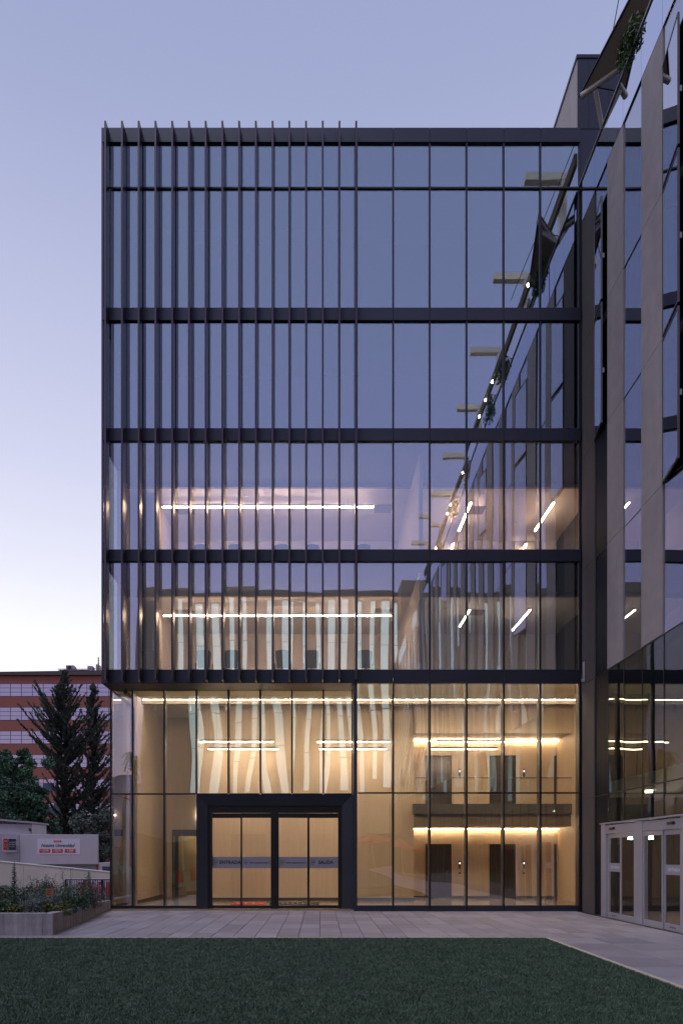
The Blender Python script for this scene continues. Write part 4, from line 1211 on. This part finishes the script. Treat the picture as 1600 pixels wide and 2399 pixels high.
for bi, (bz_, tz_) in enumerate(bands):
    z0, z1 = Z(bz_, YR), Z(tz_, YR)
    x = X(-1.5, YR) - cw * 2
    while x < X(285, YR):
        w = box('window', x + .0, x + cw, YR + .12, YR + .2, z0, z1, 'frame_dark', RB)
        for r_ in range(3):
            h3 = (z1 - z0 - .1) / 3
            za = z0 + .1 + r_ * h3
            if bi == 0 and r_ == 1 and X(155, YR) < x + cw / 2 < X(180, YR):
                o = box('pane', x + .05, x + cw - .05, YR - .28, YR - .22, za + .1, za + h3 - .1, 'frame_dark', w, rot=(R(-28), 0, 0))
                continue
            o = box('pane', x + .045, x + cw - .045, YR + .08, YR + .115, za + .03, za + h3 - .03, 'mirror_pane', w)
            o.rotation_euler = (random.gauss(0, .012), 0, random.gauss(0, .012))
        x += cw
# roof plant
ph = Z(1565, YR)
box('roof_house', X(131, YR), X(236, YR), YR + 2, YR + 6, Z(1573, YR), ph, 'cornice', RB)
box('roof_house', X(129, YR), X(200, YR), YR + 1.6, YR + 6, ph, ph + .2, 'cornice', RB)
for px, w_, top, lb in ((150.5, 19, 1549, 'air conditioning unit with round fan on the far red roof'), (204, 12, 1555, 'pale square cooling unit on the far red roof'), (221.5, 7, 1551, 'narrow upright unit beside the roof antenna')):
    base = Z(1562, YR) if px < 190 else Z(1571, YR)
    yy0 = YR + 1.2
    if px < 190: base = ph + .2; yy0 = YR + 2.2
    t = thing('rooftop_unit', lb, 'cooling unit', (X(px, YR), yy0, base), 'cooling units on the far red roof')
    hw = w_ / 16 / 2
    box('casing', X(px, YR) - hw, X(px, YR) + hw, yy0, yy0 + 1.2, base, Z(top, YR), 'hoard2', t, bev=.03)
    if px < 190:
        zc = (base + Z(top, YR)) / 2
        v2, f2 = tube_geo((X(px, YR) - .05, yy0 - .03, zc), (X(px, YR) - .05, yy0 - .002, zc), .32, seg=16)
        mesh('fan', v2, f2, 'black', t, origin=(X(px, YR), yy0, zc))
t = thing('antenna_mast', 'thin antenna mast rising from the far red roof', 'antenna', (X(225.5, YR), YR + 2, Z(1571, YR)))
tube('mast', (X(225.5, YR), YR + 1, Z(1573, YR)), (X(225.5, YR), YR + 1, Z(1536, YR)), .07, 'cornice', t)
for z_ in (1537, 1543, 1549):
    box('clamp', X(224, YR), X(227.3, YR), YR + .9, YR + 1.1, Z(z_ + 1.5, YR), Z(z_, YR), 'cornice', t)
t = thing('roof_guard', 'thin metal guard rail along the far red roof', 'guard rail', (X(180, YR), YR + .5, Z(1573, YR)))
box('rail', X(131, YR), X(300, YR), YR + .4, YR + .46, Z(1566, YR), Z(1565.3, YR), 'cornice', t)
for p in range(135, 300, 14):
    box('upright', X(p, YR) - .03, X(p, YR) + .03, YR + .4, YR + .46, Z(1575, YR), Z(1566, YR), 'cornice', t)

# ================================================================== TREES
def spiky_tree(label, base, leaders, mat, seed, rmax):
    """dark conifer: leaders with upswept limbs carrying pointed tufts"""
    r = random.Random(seed); rn = np.random.default_rng(seed)
    t = thing('dark_conifer', label, 'tree', base, 'dark conifers before the red building')
    limbs, tuft_c, tuft_d, tuft_s = [], [], [], []
    bz = Vector(base)
    for (dx, dz_top, zlow, lean) in leaders:
        top = bz + Vector((dx, 0, dz_top))
        foot = bz + Vector((dx * .35, 0, 0))
        limbs.append(tube_geo(foot, top, .22, .02, 7))
        n = int((dz_top - zlow) * 12)
        for i in range(n):
            f = (i + r.random()) / n
            zc = zlow + (dz_top - zlow) * f
            p0 = foot.lerp(top, (zc) / dz_top)
            a_ = r.uniform(0, 2 * math.pi)
            env = rmax * (1 - f) ** .85 * (0.3 + .7 * r.random()) * (1.0 if f < .7 else .55 + .45 * (1 - f) / .3) + .15
            if r.random() < .10: env *= 1.35
            d = Vector((math.cos(a_), math.sin(a_) * .8, 0))
            rise = .55 + .75 * f
            pts = []
            m_ = max(3, int(env / .22))
            for j in range(m_ + 1):
                u = j / m_
                pts.append(p0 + d * env * u + Vector((0, 0, env * rise * (u ** 1.5) + r.uniform(-.05, .05))))
            for j in range(m_):
                limbs.append(tube_geo(pts[j], pts[j + 1], .035 * (1 - j / m_) + .012, seg=3, caps=False))
                dd = (pts[j + 1] - pts[j]).normalized()
                for q in range(20):
                    u = r.random()
                    c_ = pts[j].lerp(pts[j + 1], u)
                    sidev = Vector((rn.normal(), rn.normal(), rn.normal() + .5)).normalized()
                    dv = (dd * 1.1 + sidev * .75).normalized()
                    tuft_c.append(c_); tuft_d.append(dv); tuft_s.append(r.uniform(.14, .34) * (1.1 - .35 * (j / m_)))
        for q in range(int(dz_top * 26)):
            f = r.random(); c_ = foot.lerp(top, .12 + .88 * f)
            dv = Vector((rn.normal(), rn.normal(), .8 + r.random())).normalized()
            tuft_c.append(c_); tuft_d.append(dv); tuft_s.append(r.uniform(.16, .38) * (1 - .4 * f))
    v_, f_ = merge(limbs)
    mesh('trunk', v_, f_, 'bark', t, origin=base)
    c = np.array([list(q) for q in tuft_c]) - np.array(base); d = np.array([list(q) for q in tuft_d]); s = np.array(tuft_s)[:, None]
    out = []
    for rep in range(2):
        w = rn.normal(size=d.shape); w -= (w * d).sum(1)[:, None] * d; w /= np.linalg.norm(w, axis=1)[:, None]
        w *= s * .17
        out.append(np.stack([c - w * .5, c + d * s * .45 - w, c + d * s, c + d * s * .45 + w], 1))
    v2 = np.concatenate(out).reshape(-1, 3)
    rawmesh('crown', v2, np.arange(len(v2)).reshape(-1, 4), mat, t, base)
YT = 55.0
spiky_tree('taller dark conifer with ragged upswept limbs', (X(152, YT), YT, 0), [(0, Z(1578, YT), 2.0, 0), (-.35, Z(1600, YT) - .3, 9.0, 0)], 'cypress', 3, 4.6)
spiky_tree('shorter dark conifer close to the corner of the glass building', (X(204, YT), YT + 1.5, 0), [(0, Z(1596, YT), 1.5, 0)], 'cypress', 8, 3.6)

def leafy_tree(label, base, H, lobes, n, leaf, mat, trunkr=.16, group=None):
    t = thing('leafy_tree', label, 'tree', base, group)
    parts = []
    bz = Vector(base)
    for (dx, dy, zc, rr_) in lobes:
        parts.append(tube_geo(bz + Vector((dx * .2, dy * .2, H * .15)), bz + Vector((dx, dy, zc)), trunkr * .5, .03, 6))
    parts.append(tube_geo(bz, bz + Vector((0, 0, H * .75)), trunkr, .05, 8))
    v_, f_ = merge(parts); mesh('trunk', v_, f_, 'bark', t, origin=base)
    cs = []
    for (dx, dy, zc, rr_) in lobes:
        for k_ in range(9):
            cc = np.array([dx, dy, zc]) + RNG.normal(size=3) * rr_ * .45
            p = RNG.normal(size=(n // (len(lobes) * 9), 3)); p /= np.linalg.norm(p, axis=1)[:, None]
            p *= (RNG.random(len(p)) ** .4)[:, None] * rr_ * random.uniform(.3, .55)
            cs.append(p + cc)
    p = np.concatenate(cs) + np.array(base)
    quadcloud('crown', p, .5, RNG.uniform(.6, 1.2, len(p)) * leaf, .6, mat, t, base)
    return t
YG = 47.0
leafy_tree('green broadleaf tree at the left edge behind the booth', (X(35, YG), YG, 0), 8.5,
           [(0.9, 0, Z(1775, YG), .55), (-.6, 0, Z(1775, YG), .6), (.8, 0, Z(1805, YG), 1.0), (-.9, 0, Z(1812, YG), 1.0), (0.1, 0, Z(1850, YG), 1.4), (-1.4, 0, Z(1865, YG), 1.4),
            (.9, 0, Z(1885, YG), 1.0), (0, 0, Z(1905, YG), 1.6), (-1.8, 0, Z(1915, YG), 1.5)], 26000, .10, 'leaf')
leafy_tree('smaller green tree between the broadleaf tree and the conifers', (X(74, YG), YG + 1, 0), 5.0,
           [(0, 0, Z(1855, YG), .5), (.3, 0, Z(1885, YG), .7), (-.2, 0, Z(1915, YG), .8), (.7, 0, Z(1935, YG), .7), (-.6, 0, Z(1935, YG), .8)], 9000, .10, 'leaf')
leafy_tree('dark low tree beneath the conifers beside the glass building', (X(235, 44), 44, 0), 4.4,
           [(-.6, 0, Z(1950, 44), 1.1), (.6, 0, Z(1935, 44), 1.2), (.2, 0, Z(1985, 44), 1.2), (-1.3, 0, Z(1965, 44), .9)], 9000, .09, 'cypress')

# ================================================================== WHAT THE GLASS MIRRORS, BEHIND THE CAMERA
YQ = -30.0
RV = thing('beige_rear_building', 'beige building with tall narrow windows, seen mirrored in the glass front', 'building', (-3, YQ, 0))
zr_ = Z(1383, 70)
xq0, xq1 = -19.2, 12.5
x = xq0 + 5.1
rq = random.Random(12)
strips = []
while x < xq1 - 1.0:
    w_ = rq.choice((.5, .65, .8)); strips.append((x, x + w_)); x += w_ + rq.choice((.6, .8, .95))
cur = xq0
zw0, zw1 = 7.6, zr_ - 1.0
for a_, b_ in strips:
    box('wall_strip', cur, a_, YQ - .3, YQ, zw0, zw1, 'beige', RV)
    zlev = [zw0 + rq.choice((0, .9, 1.8)), zw0 + 5, zw0 + 8.6, zw0 + 12.2, zw0 + 15.8, zw1]
    if zlev[0] > zw0: box('wall_strip', a_, b_, YQ - .3, YQ, zw0, zlev[0], 'beige', RV)
    for za, zb_ in zip(zlev[:-1], zlev[1:]):
        if zb_ - za < .3: continue
        o = box('window', a_ + .03, b_ - .03, YQ - .15, YQ - .08, za + .04, zb_ - .04, 'skyglow_pane', RV)  # panes glow to stand for the sky they would reflect
        o.rotation_euler = (random.gauss(0, .01), 0, random.gauss(0, .01))
    cur = b_
box('wall_strip', cur, xq1, YQ - .3, YQ, zw0, zw1, 'beige', RV)
box('base_wall', xq0, xq1, YQ - .3, YQ, 3.2, zw0, 'beige', RV)
box('base_wall', xq0, xq1, YQ - .3, YQ - .1, 0, 3.2, 'stone_dark_shaded', RV)
box('roof_edge', xq0 - .1, xq1, YQ - .4, YQ + .06, zw1, zr_, 'beige', RV)
box('core', xq0 + .1, xq1, YQ - 8, YQ - .31, 0, zw1, 'dark_in', RV)
box('tower', 8.0, 13.5, YQ + .2, YQ + 3, 20.0, Z(1352, 67), 'beige', RV)
# parasols, litter bins, lamp post, palm: small things mirrored low in the lobby glass
def parasol(x, y, label):
    t = thing('red_parasol', label, 'parasol', (x, y, 0), 'red parasols on the terrace behind the camera')
    tube('pole', (x, y, -.01), (x, y, 2.75), .025, 'steel', t)
    v_ = [(x, y, 2.85)]
    for k_ in range(8):
        a_ = k_ * math.pi / 4; v_.append((x + 1.35 * math.cos(a_), y + 1.35 * math.sin(a_), 2.35))
    for k_ in range(8):
        a_ = k_ * math.pi / 4; v_.append((x + 1.36 * math.cos(a_), y + 1.36 * math.sin(a_), 2.18))
    f_ = [(0, 1 + k_, 1 + (k_ + 1) % 8) for k_ in range(8)] + [(1 + k_, 9 + k_, 9 + (k_ + 1) % 8, 1 + (k_ + 1) % 8) for k_ in range(8)]
    mesh('canopy', v_, f_, 'redfab', t, origin=(x, y, 0))
parasol(3.5, -5.0, 'red parasol mirrored in the lobby glass right of the entrance')
parasol(6.3, -9.0, 'second red parasol, mirrored near the right end of the lobby glass')
def bin_(x, y, label):
    t = thing('red_bin', label, 'litter bin', (x, y, 0), 'red litter bins behind the camera')
    box('body', x - .22, x + .22, y - .2, y + .2, -.012, .72, 'redfab', t, bev=.02)
    v_ = [(x - .26, y - .22, .72), (x + .26, y - .22, .72), (x + .26, y + .22, .72), (x - .26, y + .22, .72), (x, y - .22, .88), (x, y + .22, .88)]
    mesh('lid', v_, [(0, 1, 4), (2, 3, 5), (0, 4, 5, 3), (1, 2, 5, 4), (0, 3, 2, 1)], 'frame_dark', t, origin=(x, y, .72))
bin_(-9.06, -1.7, 'red litter bin with gabled lid mirrored left of the entrance')
bin_(-8.2, -2.0, 'second red litter bin mirrored beside the gabled one')
t = thing('lamp_post', 'slim grey lamp post mirrored in the glass left of the entrance', 'lamp post', (-8.9, -2.4, 0))
tube('pole', (-8.9, -2.4, -.01), (-8.9, -2.4, 4.2), .045, 'steel', t)
box('head', -9.1, -8.7, -2.5, -2.3, 4.2, 4.26, 'steel', t)
bush('hedge_bush', 'dark bush beside the litter bins behind the camera', 'bush', (-10.6, -2.5, -.02), (1.1, .8, 1.6), 2500, .06, .5, 'green2')
pb = (-18.8, -26, 0)
t = thing('palm_tree', 'tall palm mirrored in the corner pane of the lobby', 'palm tree', pb)
tube('trunk', (pb[0], pb[1], -.1), (pb[0], pb[1], 11.5), .22, 'bark', t, r1=.16)
fv = []
for k_ in range(26):
    a_ = k_ * 2.4; el = random.uniform(-.8, 1.1)
    for j in range(8):
        u0, u1 = j / 8, (j + 1) / 8
        def P(u): return np.array([math.cos(a_) * 0.95 * u * math.cos(el * (1 - .4 * u)), math.sin(a_) * 0.95 * u * math.cos(el), 11.5 + 1.6 * u * math.sin(el) - 1.4 * u * u])
        sdv = np.array([-math.sin(a_), math.cos(a_), 0]) * .28 * (1 - u0 * .7)
        fv.append([P(u0), P(u0) + sdv - [0, 0, .2], P(u1), P(u0) - sdv - [0, 0, .2]])
v_ = np.array(fv).reshape(-1, 3)
rawmesh('fronds', v_ - np.array([0, 0, 0]), np.arange(len(v_)).reshape(-1, 4), 'green2', t, (pb[0], pb[1], 0))
# far hills on both sides
def hills(name, y, x0, x1, prof, depth):
    n = 60; vs, fs = [], []
    for i in range(n + 1):
        xx_ = x0 + (x1 - x0) * i / n
        h_ = prof(i / n)
        vs += [(xx_, y, -1), (xx_, y - depth * .5, h_), (xx_, y - depth, -1)]
    for i in range(n):
        q = i * 3
        fs += [(q, q + 3, q + 4, q + 1), (q + 1, q + 4, q + 5, q + 2)]
    o = mesh(name, vs, fs, 'hill', None, smooth=True); o['kind'] = 'structure'
hills('hills', -390, -390, 200, lambda u: 58 + 22 * math.sin(u * 9 + 1.2) + 8 * math.sin(u * 31), -20)
print('tiles', tiles, 'objects', len(bpy.data.objects))

t = thing('wall_box', 'slim grey box with a small camera fixed at the corner between the two buildings', 'wall box', (X(1369.5, 19.6), 19.6, Z(1598, 19.6)))
box('casing', X(1366, 19.6), X(1373, 19.6), 19.55, 19.65, Z(1598, 19.6), Z(1551, 19.6), 'alu', t, bev=.008)
box('camera', X(1373.2, 19.6), X(1378, 19.6), 19.52, 19.62, Z(1584, 19.6), Z(1571, 19.6), 'frame_dark', t, bev=.008)
t = thing('flood_light', 'small dark flood light under the left corner of the overhang', 'lamp', (X(296, 20.6), 20.6, Z(1620, 20.6)))
box('body', X(291, 20.6), X(300, 20.6), 20.5, 20.68, Z(1627, 20.6), Z(1620, 20.6), 'black', t, bev=.01)
box('bracket', X(294, 20.6), X(297, 20.6), 20.57, 20.61, Z(1619.5, 20.6), zz(5.034), 'black', t)
